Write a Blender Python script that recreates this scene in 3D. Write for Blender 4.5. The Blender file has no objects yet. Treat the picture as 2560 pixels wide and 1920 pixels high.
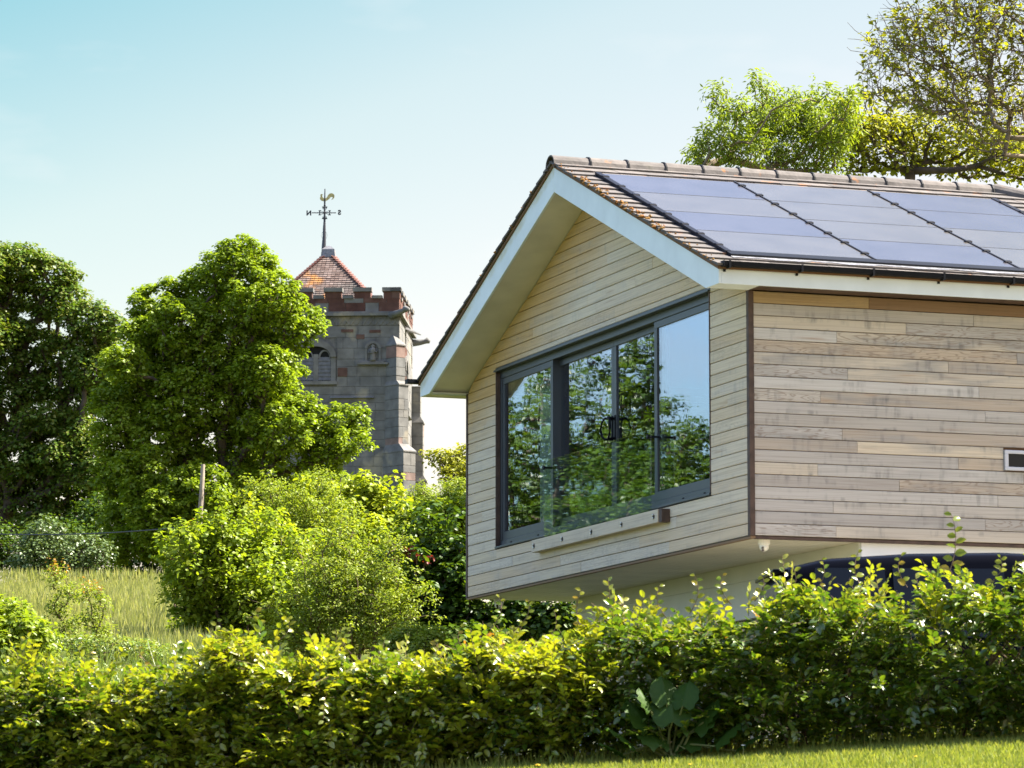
import bpy, math, random
import numpy as np
from mathutils import Vector, Matrix

scene = bpy.context.scene
col = scene.collection
R = math.radians

# ------------------------------------------------------------------ camera
EYE = 1.6
FPX, PITCH, K = 9753.6, R(7.451), 2560 / 2212.0
cam = bpy.data.cameras.new('camera')
cam.sensor_width = 36.0
cam.lens = 36.0 * FPX / 2560.0
cam.clip_start, cam.clip_end = 0.5, 3000
cam.dof.use_dof = True
cam.dof.focus_distance = 58.0
cam.dof.aperture_fstop = 8.5
cam_o = bpy.data.objects.new('camera', cam)
cam_o.location = (0, 0, EYE)
cam_o.rotation_euler = (R(90) + PITCH, 0, 0)
col.objects.link(cam_o)
scene.camera = cam_o

# ------------------------------------------------------------------ sky, sun, exposure
SUN_AZ, SUN_EL = 79.0, 50.0          # azimuth from the view axis (+Y) towards +X
SKY_STRENGTH, SUN_STRENGTH, EXPOSURE = 0.12, 5.0, 2.12
world = bpy.data.worlds.new('World')
scene.world = world
world.use_nodes = True
wn, wl = world.node_tree.nodes, world.node_tree.links
wn.clear()
sky = wn.new('ShaderNodeTexSky')
sky.sky_type = 'NISHITA'
sky.sun_disc = False
sky.sun_elevation = R(SUN_EL)
sky.sun_rotation = R(SUN_AZ)
sky.altitude = 50
sky.air_density = 1.0
sky.dust_density = 1.2
sky.ozone_density = 1.0
wtc = wn.new('ShaderNodeTexCoord')
wmap = wn.new('ShaderNodeMapping')
wmap.inputs['Scale'].default_value = (9, 9, 26)
wnoise = wn.new('ShaderNodeTexNoise')
wnoise.inputs['Scale'].default_value = 1.0
wnoise.inputs['Detail'].default_value = 5
wramp = wn.new('ShaderNodeValToRGB')
wramp.color_ramp.elements[0].position = 0.56
wramp.color_ramp.elements[1].position = 0.80
wmul = wn.new('ShaderNodeMath'); wmul.operation = 'MULTIPLY'; wmul.inputs[1].default_value = 0.6
wmix = wn.new('ShaderNodeMixRGB')
wmix.inputs[2].default_value = (2.1, 2.02, 2.02, 1)
wtint = wn.new('ShaderNodeMixRGB'); wtint.blend_type = 'MULTIPLY'; wtint.inputs[0].default_value = 1.0
wdot = wn.new('ShaderNodeVectorMath'); wdot.operation = 'DOT_PRODUCT'
wdot.inputs[1].default_value = (-0.35, 0.0, 0.94)      # the sky grows bluer upwards and away from the sun
wgrad = wn.new('ShaderNodeValToRGB')
for pos, c in ((0.0, (.66, .475, .37)), (0.13, (.625, .455, .355)), (0.20, (.53, .455, .34)), (0.265, (.28, .395, .315)), (0.42, (.60, .60, .62)), (0.62, (.86, .80, .86))):  # upper stops raised beyond the view to brighten and tint the shade light
    e = wgrad.color_ramp.elements.new(pos); e.color = (*c, 1)
wgrad.color_ramp.elements.remove(wgrad.color_ramp.elements[-1]); wgrad.color_ramp.elements.remove(wgrad.color_ramp.elements[0])
wbg = wn.new('ShaderNodeBackground'); wbg.inputs[1].default_value = SKY_STRENGTH
wout = wn.new('ShaderNodeOutputWorld')
wl.new(wtc.outputs['Generated'], wmap.inputs[0]); wl.new(wmap.outputs[0], wnoise.inputs[0])
wl.new(wnoise.outputs[0], wramp.inputs[0]); wl.new(wramp.outputs[0], wmul.inputs[0])
wl.new(sky.outputs[0], wtint.inputs[1])
wl.new(wtc.outputs['Generated'], wdot.inputs[0]); wl.new(wdot.outputs['Value'], wgrad.inputs[0]); wl.new(wgrad.outputs[0], wtint.inputs[2])
wl.new(wmul.outputs[0], wmix.inputs[0]); wl.new(wtint.outputs[0], wmix.inputs[1])
wl.new(wmix.outputs[0], wbg.inputs[0]); wl.new(wbg.outputs[0], wout.inputs[0])

sun = bpy.data.lights.new('sun', 'SUN')
sun.energy = SUN_STRENGTH
sun.angle = R(0.53)
sun.color = (1.0, 0.93, 0.80)
sun_o = bpy.data.objects.new('sun', sun)
sd = Vector((math.sin(R(SUN_AZ)) * math.cos(R(SUN_EL)), math.cos(R(SUN_AZ)) * math.cos(R(SUN_EL)), math.sin(R(SUN_EL))))
sun_o.rotation_euler = sd.to_track_quat('Z', 'Y').to_euler()
sun_o.location = (30, 20, 60)
col.objects.link(sun_o)

scene.view_settings.view_transform = 'Standard'
scene.view_settings.look = 'None'
scene.view_settings.exposure = EXPOSURE
scene.view_settings.gamma = 1.0
scene.view_settings.use_curve_mapping = False
scene.render.engine = 'CYCLES'
scene.cycles.max_bounces = 8
scene.cycles.transparent_max_bounces = 16
scene.cycles.use_denoising = True
scene.cycles.sample_clamp_indirect = 8.0

# ------------------------------------------------------------------ helpers
def at(xd, yd, Y):
    """World point on the line through the photograph's point (xd, yd) at distance Y."""
    xs, ys = xd * K, yd * K
    a, b = (xs - 1280) / FPX, (960 - ys) / FPX
    r = np.array([a, math.cos(PITCH) - b * math.sin(PITCH), math.sin(PITCH) + b * math.cos(PITCH)])
    return np.array([0, 0, EYE]) + r * (Y / r[1])

def ppm(Y):
    return FPX / Y / K * math.cos(PITCH)     # photograph px (2212 wide) per metre

def tag(o, label=None, cat=None, group=None, kind=None):
    if label: o['label'] = label
    if cat: o['category'] = cat
    if group: o['group'] = group
    if kind: o['kind'] = kind
    return o

def empty(name, loc=(0, 0, 0), rz=0.0, label=None, cat=None, group=None):
    o = bpy.data.objects.new(name, None)
    o.empty_display_size = 0.3
    o.location = loc
    o.rotation_euler = (0, 0, rz)
    col.objects.link(o)
    return tag(o, label, cat, group)

def link_mesh(name, me, mat, parent=None, loc=None):
    o = bpy.data.objects.new(name, me)
    if mat is not None and not me.materials: me.materials.append(mat)
    col.objects.link(o)
    if parent is not None: o.parent = parent
    if loc is not None: o.location = loc
    return o

def np_mesh(name, verts, quads=None, tris=None, smooth=False):
    me = bpy.data.meshes.new(name)
    verts = np.asarray(verts, np.float32)
    nq = 0 if quads is None else len(quads)
    nt = 0 if tris is None else len(tris)
    me.vertices.add(len(verts))
    me.vertices.foreach_set('co', verts.ravel())
    idx, starts = [], []
    if nq: idx.append(np.asarray(quads, np.int32).ravel())
    if nt: idx.append(np.asarray(tris, np.int32).ravel())
    idx = np.concatenate(idx)
    starts = np.concatenate([np.arange(nq) * 4, nq * 4 + np.arange(nt) * 3]).astype(np.int32)
    me.loops.add(len(idx))
    me.loops.foreach_set('vertex_index', idx)
    me.polygons.add(nq + nt)
    me.polygons.foreach_set('loop_start', starts)
    if smooth: me.polygons.foreach_set('use_smooth', np.ones(nq + nt, bool))
    me.update(calc_edges=True)
    return me

class MB:
    """Collects solids and links them as ONE mesh object."""
    def __init__(s): s.v, s.f = [], []
    def add(s, vs, fs):
        n = len(s.v); s.v += [tuple(v) for v in vs]; s.f += [tuple(i + n for i in f) for f in fs]; return s
    def box(s, a, b):
        x0, y0, z0 = a; x1, y1, z1 = b
        return s.add([(x0,y0,z0),(x1,y0,z0),(x1,y1,z0),(x0,y1,z0),(x0,y0,z1),(x1,y0,z1),(x1,y1,z1),(x0,y1,z1)],
              [(0,3,2,1),(4,5,6,7),(0,1,5,4),(1,2,6,5),(2,3,7,6),(3,0,4,7)])
    def loops(s, rings, cap=True):
        n = len(rings[0]); vs = [p for r in rings for p in r]; fs = []
        for i in range(len(rings) - 1):
            for j in range(n):
                k = (j + 1) % n
                fs.append((i*n+j, i*n+k, (i+1)*n+k, (i+1)*n+j))
        if cap:
            fs.append(tuple(range(n))[::-1]); fs.append(tuple((len(rings)-1)*n + j for j in range(n)))
        return s.add(vs, fs)
    def tube(s, pts, r, n=6, cap=True):
        pts = [Vector(p) for p in pts]; rings = []
        rr = r if isinstance(r, (list, tuple)) else [r] * len(pts)
        for i, p in enumerate(pts):
            d = (pts[min(i+1, len(pts)-1)] - pts[max(i-1, 0)]).normalized()
            u = d.orthogonal().normalized() if abs(d.z) > .9 else d.cross(Vector((0,0,1))).normalized()
            w = d.cross(u)
            rings.append([p + (u*math.cos(2*math.pi*j/n) + w*math.sin(2*math.pi*j/n)) * rr[i] for j in range(n)])
        return s.loops(rings, cap)
    def lathe(s, prof, c, n=12, axis='z'):
        rings = []
        for r, h in prof:
            ring = []
            for j in range(n):
                a = 2*math.pi*j/n
                q = (r*math.cos(a), r*math.sin(a), h)
                if axis == 'x': q = (h, q[0], q[1])
                if axis == 'y': q = (q[0], h, q[1])
                ring.append((c[0]+q[0], c[1]+q[1], c[2]+q[2]))
            rings.append(ring)
        return s.loops(rings)
    def build(s, name, mat, parent=None, bevel=0, smooth=False, loc=None):
        me = bpy.data.meshes.new(name)
        me.from_pydata(s.v, [], s.f); me.update()
        if smooth:
            me.polygons.foreach_set('use_smooth', [True]*len(me.polygons))
        o = link_mesh(name, me, mat, parent, loc)
        if bevel:
            m = o.modifiers.new('bevel', 'BEVEL'); m.width = bevel; m.segments = 2; m.limit_method = 'ANGLE'
        return o

# ------------------------------------------------------------------ materials
def new_mat(name):
    m = bpy.data.materials.new(name); m.use_nodes = True
    nt = m.node_tree; nt.nodes.clear()
    return m, nt.nodes, nt.links

def plain(name, c, rough=0.6, metal=0.0, var=0.0, noise_scale=6.0, bump=0.0, coat=0.0, spec=0.5):
    m, n, l = new_mat(name)
    out = n.new('ShaderNodeOutputMaterial'); b = n.new('ShaderNodeBsdfPrincipled')
    b.inputs['Roughness'].default_value = rough; b.inputs['Metallic'].default_value = metal
    b.inputs['Specular IOR Level'].default_value = spec
    b.inputs['Coat Weight'].default_value = coat
    l.new(b.outputs[0], out.inputs[0])
    tc = n.new('ShaderNodeTexCoord'); nz = n.new('ShaderNodeTexNoise')
    nz.inputs['Scale'].default_value = noise_scale; nz.inputs['Detail'].default_value = 6
    l.new(tc.outputs['Object'], nz.inputs[0])
    r = n.new('ShaderNodeValToRGB')
    r.color_ramp.elements[0].position = .3; r.color_ramp.elements[1].position = .7
    r.color_ramp.elements[0].color = (*[max(0, x*(1-var)) for x in c], 1)
    r.color_ramp.elements[1].color = (*[min(1, x*(1+var)) for x in c], 1)
    l.new(nz.outputs[0], r.inputs[0]); l.new(r.outputs[0], b.inputs['Base Color'])
    if bump:
        bp = n.new('ShaderNodeBump'); bp.inputs['Strength'].default_value = bump; bp.inputs['Distance'].default_value = .02
        l.new(nz.outputs[0], bp.inputs['Height']); l.new(bp.outputs[0], b.inputs['Normal'])
    return m

def ramp_node(n, stops):
    r = n.new('ShaderNodeValToRGB'); e = r.color_ramp.elements
    while len(e) < len(stops): e.new(0.5)
    for k, (p, c) in enumerate(stops):
        e[k].position = p; e[k].color = (*c, 1)
    return r

def leaf_mat(name, cols, trans=0.45, gloss=0.05, rough=0.35, tint=(1.25, 1.15, .45)):
    m, n, l = new_mat(name)
    out = n.new('ShaderNodeOutputMaterial')
    g = n.new('ShaderNodeNewGeometry')
    k = len(cols)
    r = ramp_node(n, [(i/(k-1) if k > 1 else 0, c) for i, c in enumerate(cols)])
    l.new(g.outputs['Random Per Island'], r.inputs[0])
    d = n.new('ShaderNodeBsdfDiffuse'); t = n.new('ShaderNodeBsdfTranslucent')
    mu = n.new('ShaderNodeMixRGB'); mu.blend_type = 'MULTIPLY'; mu.inputs[0].default_value = 1; mu.inputs[2].default_value = (*tint, 1)
    l.new(r.outputs[0], d.inputs[0]); l.new(r.outputs[0], mu.inputs[1]); l.new(mu.outputs[0], t.inputs[0])
    mx = n.new('ShaderNodeMixShader'); mx.inputs[0].default_value = trans
    l.new(d.outputs[0], mx.inputs[1]); l.new(t.outputs[0], mx.inputs[2])
    gl = n.new('ShaderNodeBsdfGlossy'); gl.inputs['Roughness'].default_value = rough; gl.inputs[0].default_value = (1, 1, 1, 1)
    m2 = n.new('ShaderNodeMixShader'); m2.inputs[0].default_value = gloss
    l.new(mx.outputs[0], m2.inputs[1]); l.new(gl.outputs[0], m2.inputs[2]); l.new(m2.outputs[0], out.inputs[0])
    return m

def wood_mat(name, axis, stops, grey=.5, greycol=(.30, .29, .27), grain=.5, gold_zone=None):
    """Weathered cladding; grain runs along local axis 'x' or 'y'; each board object gets its own tone."""
    m, n, l = new_mat(name)
    out = n.new('ShaderNodeOutputMaterial'); b = n.new('ShaderNodeBsdfPrincipled')
    b.inputs['Roughness'].default_value = .75; b.inputs['Specular IOR Level'].default_value = .25
    l.new(b.outputs[0], out.inputs[0])
    tc = n.new('ShaderNodeTexCoord'); oi = n.new('ShaderNodeObjectInfo')
    off = n.new('ShaderNodeVectorMath'); off.operation = 'SCALE'; off.inputs[0].default_value = (37, 53, 71)
    l.new(oi.outputs['Random'], off.inputs['Scale'])
    add = n.new('ShaderNodeVectorMath'); add.operation = 'ADD'
    l.new(tc.outputs['Object'], add.inputs[0]); l.new(off.outputs[0], add.inputs[1])
    def nz(sa, sc, detail=4, dist=0.0):
        mp = n.new('ShaderNodeMapping')
        mp.inputs['Scale'].default_value = (sa, sc, sc) if axis == 'x' else (sc, sa, sc)
        q = n.new('ShaderNodeTexNoise'); q.inputs['Scale'].default_value = 1; q.inputs['Detail'].default_value = detail
        q.inputs['Distortion'].default_value = dist
        l.new(add.outputs[0], mp.inputs[0]); l.new(mp.outputs[0], q.inputs[0]); return q
    def math_(op, a, bb=None):
        q = n.new('ShaderNodeMath'); q.operation = op
        if hasattr(a, 'links'): l.new(a, q.inputs[0])
        else: q.inputs[0].default_value = a
        if bb is not None:
            if hasattr(bb, 'links'): l.new(bb, q.inputs[1])
            else: q.inputs[1].default_value = bb
        q.use_clamp = False
        return q.outputs[0]
    def mix(fac, a, bb, mode='MIX'):
        q = n.new('ShaderNodeMixRGB'); q.blend_type = mode
        l.new(fac, q.inputs[0]) if hasattr(fac, 'links') else setattr(q.inputs[0], 'default_value', fac)
        l.new(a, q.inputs[1]) if hasattr(a, 'links') else setattr(q.inputs[1], 'default_value', (*a, 1))
        l.new(bb, q.inputs[2]) if hasattr(bb, 'links') else setattr(q.inputs[2], 'default_value', (*bb, 1))
        return q.outputs[0]
    base = ramp_node(n, stops); l.new(oi.outputs['Random'], base.inputs[0])
    c = base.outputs[0]
    # second per-board random
    r2 = math_('FRACT', math_('MULTIPLY', oi.outputs['Random'], 17.31))
    r3 = math_('FRACT', math_('MULTIPLY', oi.outputs['Random'], 91.7))
    if gold_zone:        # golden tone along the left-hand verge, fading out downwards
        zap, slope, uc = gold_zone
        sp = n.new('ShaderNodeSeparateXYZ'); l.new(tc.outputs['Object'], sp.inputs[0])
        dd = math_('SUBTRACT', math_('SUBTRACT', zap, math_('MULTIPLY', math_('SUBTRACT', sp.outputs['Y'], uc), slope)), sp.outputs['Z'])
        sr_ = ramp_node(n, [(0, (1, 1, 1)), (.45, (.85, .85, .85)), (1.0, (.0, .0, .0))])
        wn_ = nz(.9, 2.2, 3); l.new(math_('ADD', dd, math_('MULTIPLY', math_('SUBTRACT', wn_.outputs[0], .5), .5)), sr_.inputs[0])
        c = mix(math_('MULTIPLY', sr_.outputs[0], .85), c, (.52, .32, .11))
    # grey weathering in patches, stronger on some boards
    pa = nz(1.6, 9, 6, .4)
    pr = ramp_node(n, [(.42, (0, 0, 0)), (.66, (1, 1, 1))]); l.new(pa.outputs[0], pr.inputs[0])
    c = mix(math_('MULTIPLY', math_('MULTIPLY', pr.outputs[0], r2), grey), c, greycol)
    # short smears across the board
    sm = nz(14, 3.0, 3, .2)
    sr = ramp_node(n, [(.52, (0, 0, 0)), (.72, (1, 1, 1))]); l.new(sm.outputs[0], sr.inputs[0])
    c = mix(math_('MULTIPLY', math_('MULTIPLY', sr.outputs[0], pr.outputs[0]), grey * .9), c, tuple(x * .62 for x in greycol))
    # fine streaks along the board
    st = nz(1.2, 95, 4)
    stx = ramp_node(n, [(.35, (.70, .66, .62)), (.55, (1, 1, 1))]); l.new(st.outputs[0], stx.inputs[0])
    c = mix(.55, c, stx.outputs[0], 'MULTIPLY')
    # cathedral figure on about a third of the boards
    fg = nz(1.3, 11, 2, .25)
    fs = math_('SINE', math_('MULTIPLY', fg.outputs[0], 85))
    fr = ramp_node(n, [(.0, (0, 0, 0)), (.35, (0, 0, 0)), (.95, (1, 1, 1))]); l.new(fs, fr.inputs[0])
    on = math_('GREATER_THAN', r3, .72)
    c = mix(math_('MULTIPLY', math_('MULTIPLY', fr.outputs[0], on), grain), c, (.23, .17, .125))
    # rusty brown stains
    rs = nz(1.1, 14, 3)
    rr = ramp_node(n, [(.66, (0, 0, 0)), (.78, (1, 1, 1))]); l.new(rs.outputs[0], rr.inputs[0])
    c = mix(math_('MULTIPLY', rr.outputs[0], .5), c, (.33, .18, .09))
    l.new(c, b.inputs['Base Color'])
    bp = n.new('ShaderNodeBump'); bp.inputs['Strength'].default_value = .25; bp.inputs['Distance'].default_value = .004
    l.new(st.outputs[0], bp.inputs['Height']); l.new(bp.outputs[0], b.inputs['Normal'])
    return m

def object_random_mat(name, stops, rough=.9, noise_scale=7, var=.35, stain=None, bump=.5):
    """Stone and tile: a tone per object, noise inside it, optional stain (colour, threshold, scale)."""
    m, n, l = new_mat(name)
    out = n.new('ShaderNodeOutputMaterial'); b = n.new('ShaderNodeBsdfPrincipled')
    b.inputs['Roughness'].default_value = rough; b.inputs['Specular IOR Level'].default_value = .25
    l.new(b.outputs[0], out.inputs[0])
    oi = n.new('ShaderNodeObjectInfo'); g = n.new('ShaderNodeNewGeometry')
    ad = n.new('ShaderNodeMath'); ad.operation = 'ADD'; l.new(oi.outputs['Random'], ad.inputs[0]); l.new(g.outputs['Random Per Island'], ad.inputs[1])
    fr = n.new('ShaderNodeMath'); fr.operation = 'FRACT'; l.new(ad.outputs[0], fr.inputs[0])
    r = ramp_node(n, stops); l.new(fr.outputs[0], r.inputs[0])
    tc = n.new('ShaderNodeTexCoord'); nz = n.new('ShaderNodeTexNoise'); nz.inputs['Scale'].default_value = noise_scale; nz.inputs['Detail'].default_value = 7
    l.new(g.outputs['Position'], nz.inputs[0])
    rr = ramp_node(n, [(.3, (1-var,)*3), (.7, (1+var*.6,)*3)]); l.new(nz.outputs[0], rr.inputs[0])
    mu = n.new('ShaderNodeMixRGB'); mu.blend_type = 'MULTIPLY'; mu.inputs[0].default_value = 1
    l.new(r.outputs[0], mu.inputs[1]); l.new(rr.outputs[0], mu.inputs[2])
    c = mu.outputs[0]
    for s in (stain or []):
        cc, th, sc, amt = s
        q = n.new('ShaderNodeTexNoise'); q.inputs['Scale'].default_value = sc; q.inputs['Detail'].default_value = 5
        l.new(g.outputs['Position'], q.inputs[0])
        qr = ramp_node(n, [(th, (0, 0, 0)), (th + .1, (amt,)*3)]); l.new(q.outputs[0], qr.inputs[0])
        mx = n.new('ShaderNodeMixRGB'); l.new(qr.outputs[0], mx.inputs[0]); l.new(c, mx.inputs[1]); mx.inputs[2].default_value = (*cc, 1)
        c = mx.outputs[0]
    l.new(c, b.inputs['Base Color'])
    bp = n.new('ShaderNodeBump'); bp.inputs['Strength'].default_value = bump; bp.inputs['Distance'].default_value = .02
    l.new(nz.outputs[0], bp.inputs['Height']); l.new(bp.outputs[0], b.inputs['Normal'])
    return m

def glass_mat(name, ior, tint, gcol=(1, 1, 1), wave=0.0, wscale=3.0):
    m, n, l = new_mat(name)
    out = n.new('ShaderNodeOutputMaterial')
    t = n.new('ShaderNodeBsdfTransparent'); t.inputs[0].default_value = (*tint, 1)
    g = n.new('ShaderNodeBsdfGlossy'); g.inputs['Roughness'].default_value = 0.0; g.inputs[0].default_value = (*gcol, 1)
    ge = n.new('ShaderNodeNewGeometry'); dt = n.new('ShaderNodeVectorMath'); dt.operation = 'DOT_PRODUCT'
    l.new(ge.outputs['Incoming'], dt.inputs[0]); l.new(ge.outputs['Normal'], dt.inputs[1])
    def mth(op, x, y=0.0):
        q = n.new('ShaderNodeMath'); q.operation = op
        for k, z in enumerate((x, y)):
            if hasattr(z, 'links'): l.new(z, q.inputs[k])
            else: q.inputs[k].default_value = z
        return q
    f = mth('ADD', ior, mth('MULTIPLY', 1 - ior, mth('POWER', mth('SUBTRACT', 1.0, mth('ABSOLUTE', dt.outputs['Value']).outputs[0]).outputs[0], 5.0).outputs[0]).outputs[0])
    mx = n.new('ShaderNodeMixShader')
    l.new(f.outputs[0], mx.inputs[0]); l.new(t.outputs[0], mx.inputs[1]); l.new(g.outputs[0], mx.inputs[2]); l.new(mx.outputs[0], out.inputs[0])
    if wave:
        tc = n.new('ShaderNodeTexCoord'); nz = n.new('ShaderNodeTexNoise'); nz.inputs['Scale'].default_value = wscale; nz.inputs['Detail'].default_value = 2
        bp = n.new('ShaderNodeBump'); bp.inputs['Strength'].default_value = 1.0; bp.inputs['Distance'].default_value = wave
        l.new(tc.outputs['Object'], nz.inputs[0]); l.new(nz.outputs[0], bp.inputs['Height']); l.new(bp.outputs[0], g.inputs['Normal'])
    return m

CREAM = [(0, (.65, .54, .38)), (.25, (.70, .60, .45)), (.5, (.64, .50, .33)), (.75, (.66, .58, .46)), (1, (.63, .52, .36))]
WEATH = [(0, (.62, .54, .42)), (.17, (.50, .475, .44)), (.34, (.67, .58, .44)), (.5, (.44, .415, .385)), (.67, (.61, .585, .54)), (.84, (.40, .365, .33)), (1, (.58, .47, .34))]
M = {
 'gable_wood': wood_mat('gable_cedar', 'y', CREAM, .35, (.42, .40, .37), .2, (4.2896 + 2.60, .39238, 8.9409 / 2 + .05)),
 'side_wood': wood_mat('side_cedar', 'x', WEATH, .95, (.34, .33, .315), .55),
 'gold_wood': wood_mat('golden_cedar', 'x', [(0, (.38, .27, .13)), (1, (.42, .30, .15))], .2, (.33, .30, .25), .2),
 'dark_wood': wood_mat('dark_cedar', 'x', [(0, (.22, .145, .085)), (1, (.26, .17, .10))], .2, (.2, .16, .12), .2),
 'beam_wood': wood_mat('beam_wood', 'y', CREAM, .4, (.36, .33, .28), .3),
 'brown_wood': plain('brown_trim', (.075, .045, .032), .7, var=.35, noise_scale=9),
 'core': plain('wall_membrane', (.16, .085, .04), .9),
 'white': plain('white_painted_board', (.70, .76, .77), .5, var=.06, noise_scale=3.5),
 'soffit': plain('cream_soffit', (.66, .62, .52), .6, var=.09, noise_scale=2.5),
 'render': plain('cream_render', (.66, .66, .60), .85, var=.05, noise_scale=3),
 'render_white': plain('white_render', (.76, .78, .80), .85, var=.05, noise_scale=3),
 'frame': plain('grey_aluminium', (.038, .046, .054), .42, var=.08),
 'black': plain('black_plastic', (.008, .009, .012), .5, var=.2, spec=.12),
 'rail': plain('black_rail', (.008, .009, .014), .5, spec=.15),
 'steel': plain('steel', (.55, .56, .58), .3, metal=1.0),
 'alu': plain('panel_edge', (.02, .02, .022), .7, spec=.2),
 'lead': plain('lead_flashing', (.20, .20, .21), .5, metal=.4, var=.4, noise_scale=14, bump=.6),
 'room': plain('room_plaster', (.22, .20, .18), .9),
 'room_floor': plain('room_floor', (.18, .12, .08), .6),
 'curtain': plain('curtain_cloth', (.82, .86, .83), .9),
 'cctv': plain('white_plastic', (.80, .80, .76), .4),
 'lens': plain('black_lens', (.01, .01, .012), .1, coat=1),
 'win_frame_pale': plain('pale_metal', (.52, .55, .62), .4, metal=.4),
 'dark_glass': plain('dark_glass', (.004, .005, .007), .08, spec=.25),
 'tile': object_random_mat('concrete_tile', [(0, (.125, .112, .105)), (.5, (.105, .095, .09)), (1, (.145, .128, .118))], .85, 9, .25,
         [((.34, .13, .03), .63, 5.5, .75), ((.10, .10, .07), .60, 3.1, .5)]),
 'moss': object_random_mat('verge_moss', [(0, (.24, .09, .02)), (.5, (.16, .10, .03)), (1, (.30, .14, .03))], 1, 30),
 'pane': glass_mat('window_glass', .34, (.84, .91, .89), (.84, .86, 1.0), .0009, 2.6),
 'rail_glass': glass_mat('balustrade_glass', .07, (.93, .97, .96), (.9, 1, 1), .0004, 2.0),
 'pole_wood': plain('grey_pole_wood', (.30, .25, .20), .9, var=.4, noise_scale=5, bump=.4),
 'wire': plain('wire', (.03, .03, .03), .5),
 'bark': plain('bark', (.075, .055, .042), .95, var=.5, noise_scale=6, bump=.6),
 'bark_light': plain('pale_bark', (.20, .155, .11), .95, var=.4, noise_scale=6, bump=.5),
 'twig': plain('twig', (.13, .085, .055), .9, var=.3),
 'stem': plain('green_stem', (.14, .15, .05), .8, var=.3),
}
def panel_mat(name, c):
    m = plain(name, c, .22, var=.12, noise_scale=2.2, coat=.0, spec=.5)
    b = [x for x in m.node_tree.nodes if x.type == 'BSDF_PRINCIPLED'][0]
    b.inputs['IOR'].default_value = 1.5
    return m
M['pv_blue'] = panel_mat('solar_glass_blue', (.062, .060, .070))
M['pv_grey'] = panel_mat('solar_glass_grey', (.080, .073, .064))
# ------------------------------------------------------------------ terrain
def sstep(a, b, x):
    t = np.clip((x - a) / (b - a), 0, 1); return t * t * (3 - 2 * t)
_LY = np.array([-200, 0, 25, 31, 36, 45, 70, 100, 108, 118, 170, 300, 1200.])
_LH = np.array([-16, -1.6, .55, 1.0, 1.3, 2.0, 4.5, 7.45, 8.0, 8.3, 8.6, 9.5, 13.])
_PH = np.array([-16, -1.6, .55, 1.08, 1.1, 1.1, 3.9, 7.3, 7.9, 8.3, 8.6, 9.5, 13.])
def ground_z(X, Y):
    X, Y = np.asarray(X, float), np.asarray(Y, float)
    l, p = np.interp(Y, _LY, _LH), np.interp(Y, np.where(_LY == 70, 72, np.where(_LY == 45, 57, _LY)), _PH)
    s = sstep(-3.4, -1.2, X / np.maximum(Y, 20) * 42)
    h = l * (1 - s) + p * s
    h = h + .06 * np.clip(X, -8, 8) * (1 - sstep(30, 36, Y)) * sstep(0, 25, Y)
    return h + EYE

def sheet(name, x0, x1, y0, y1, nx, ny, mat, dz=0.0, xs=None, ys=None):
    xs = np.linspace(x0, x1, nx) if xs is None else xs
    ys = np.linspace(y0, y1, ny) if ys is None else ys
    gx, gy = np.meshgrid(xs, ys)
    v = np.stack([gx, gy, ground_z(gx, gy) + dz], -1).reshape(-1, 3)
    nx, ny = len(xs), len(ys)
    i = np.arange((ny - 1) * (nx - 1)); r, c = i // (nx - 1), i % (nx - 1)
    a = r * nx + c
    me = np_mesh(name, v, np.stack([a, a + 1, a + nx + 1, a + nx], -1), smooth=True)
    return tag(link_mesh(name, me, mat), kind='structure')

M['ground'] = plain('rough_ground', (.055, .065, .02), .95, var=.4, noise_scale=.8, bump=.5, spec=.05)
M['lawn'] = plain('lawn_turf', (.055, .085, .014), .95, var=.35, noise_scale=3.0, bump=.5, spec=.03)
M['drive'] = plain('gravel', (.32, .27, .21), .95, var=.35, noise_scale=25, bump=.8)
fx = np.concatenate([np.linspace(-900, -40, 18), np.linspace(-36, 36, 73), np.linspace(40, 900, 18)])
fy = np.concatenate([np.linspace(-150, -5, 12), np.linspace(0, 130, 131), np.linspace(135, 1150, 30)])
sheet('ground', 0, 0, 0, 0, 0, 0, M['ground'], 0.0, fx, fy)
sheet('lawn', -9, 9, 4, 29.9, 40, 60, M['lawn'], .012)
sheet('driveway', -.2, 14, 31.2, 39.0, 40, 30, M['drive'], .010)

# ------------------------------------------------------------------ the timber house
HX, HY, HZ, YAW = 2.4335, 39.6006, 3.6263 + EYE, R(19.5472)
W, OE, OG, HB, HA, HT, SL = 8.9409, .3265, .4707, 2.5235, 4.5856, 2.7034, .39238
UC = W / 2 + .05
G0 = 2.60                                    # storey height below the jettied floor
house = empty('timber_house', (HX, HY, HZ - G0), YAW,
              'timber clad house with white gable boards, wide sliding window and solar panels on its roof', 'house')
def L(u, v, w): return (v, u, w + G0)        # house coordinates to local
class HB_(MB):
    def b(s, u0, u1, v0, v1, w0, w1): return s.box((v0, u0, w0 + G0), (v1, u1, w1 + G0))
VB = 9.6                                     # depth of the house
def roof_low(u): return HA - .296 - SL * abs(u - UC)      # lower edge of the barge boards
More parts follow.
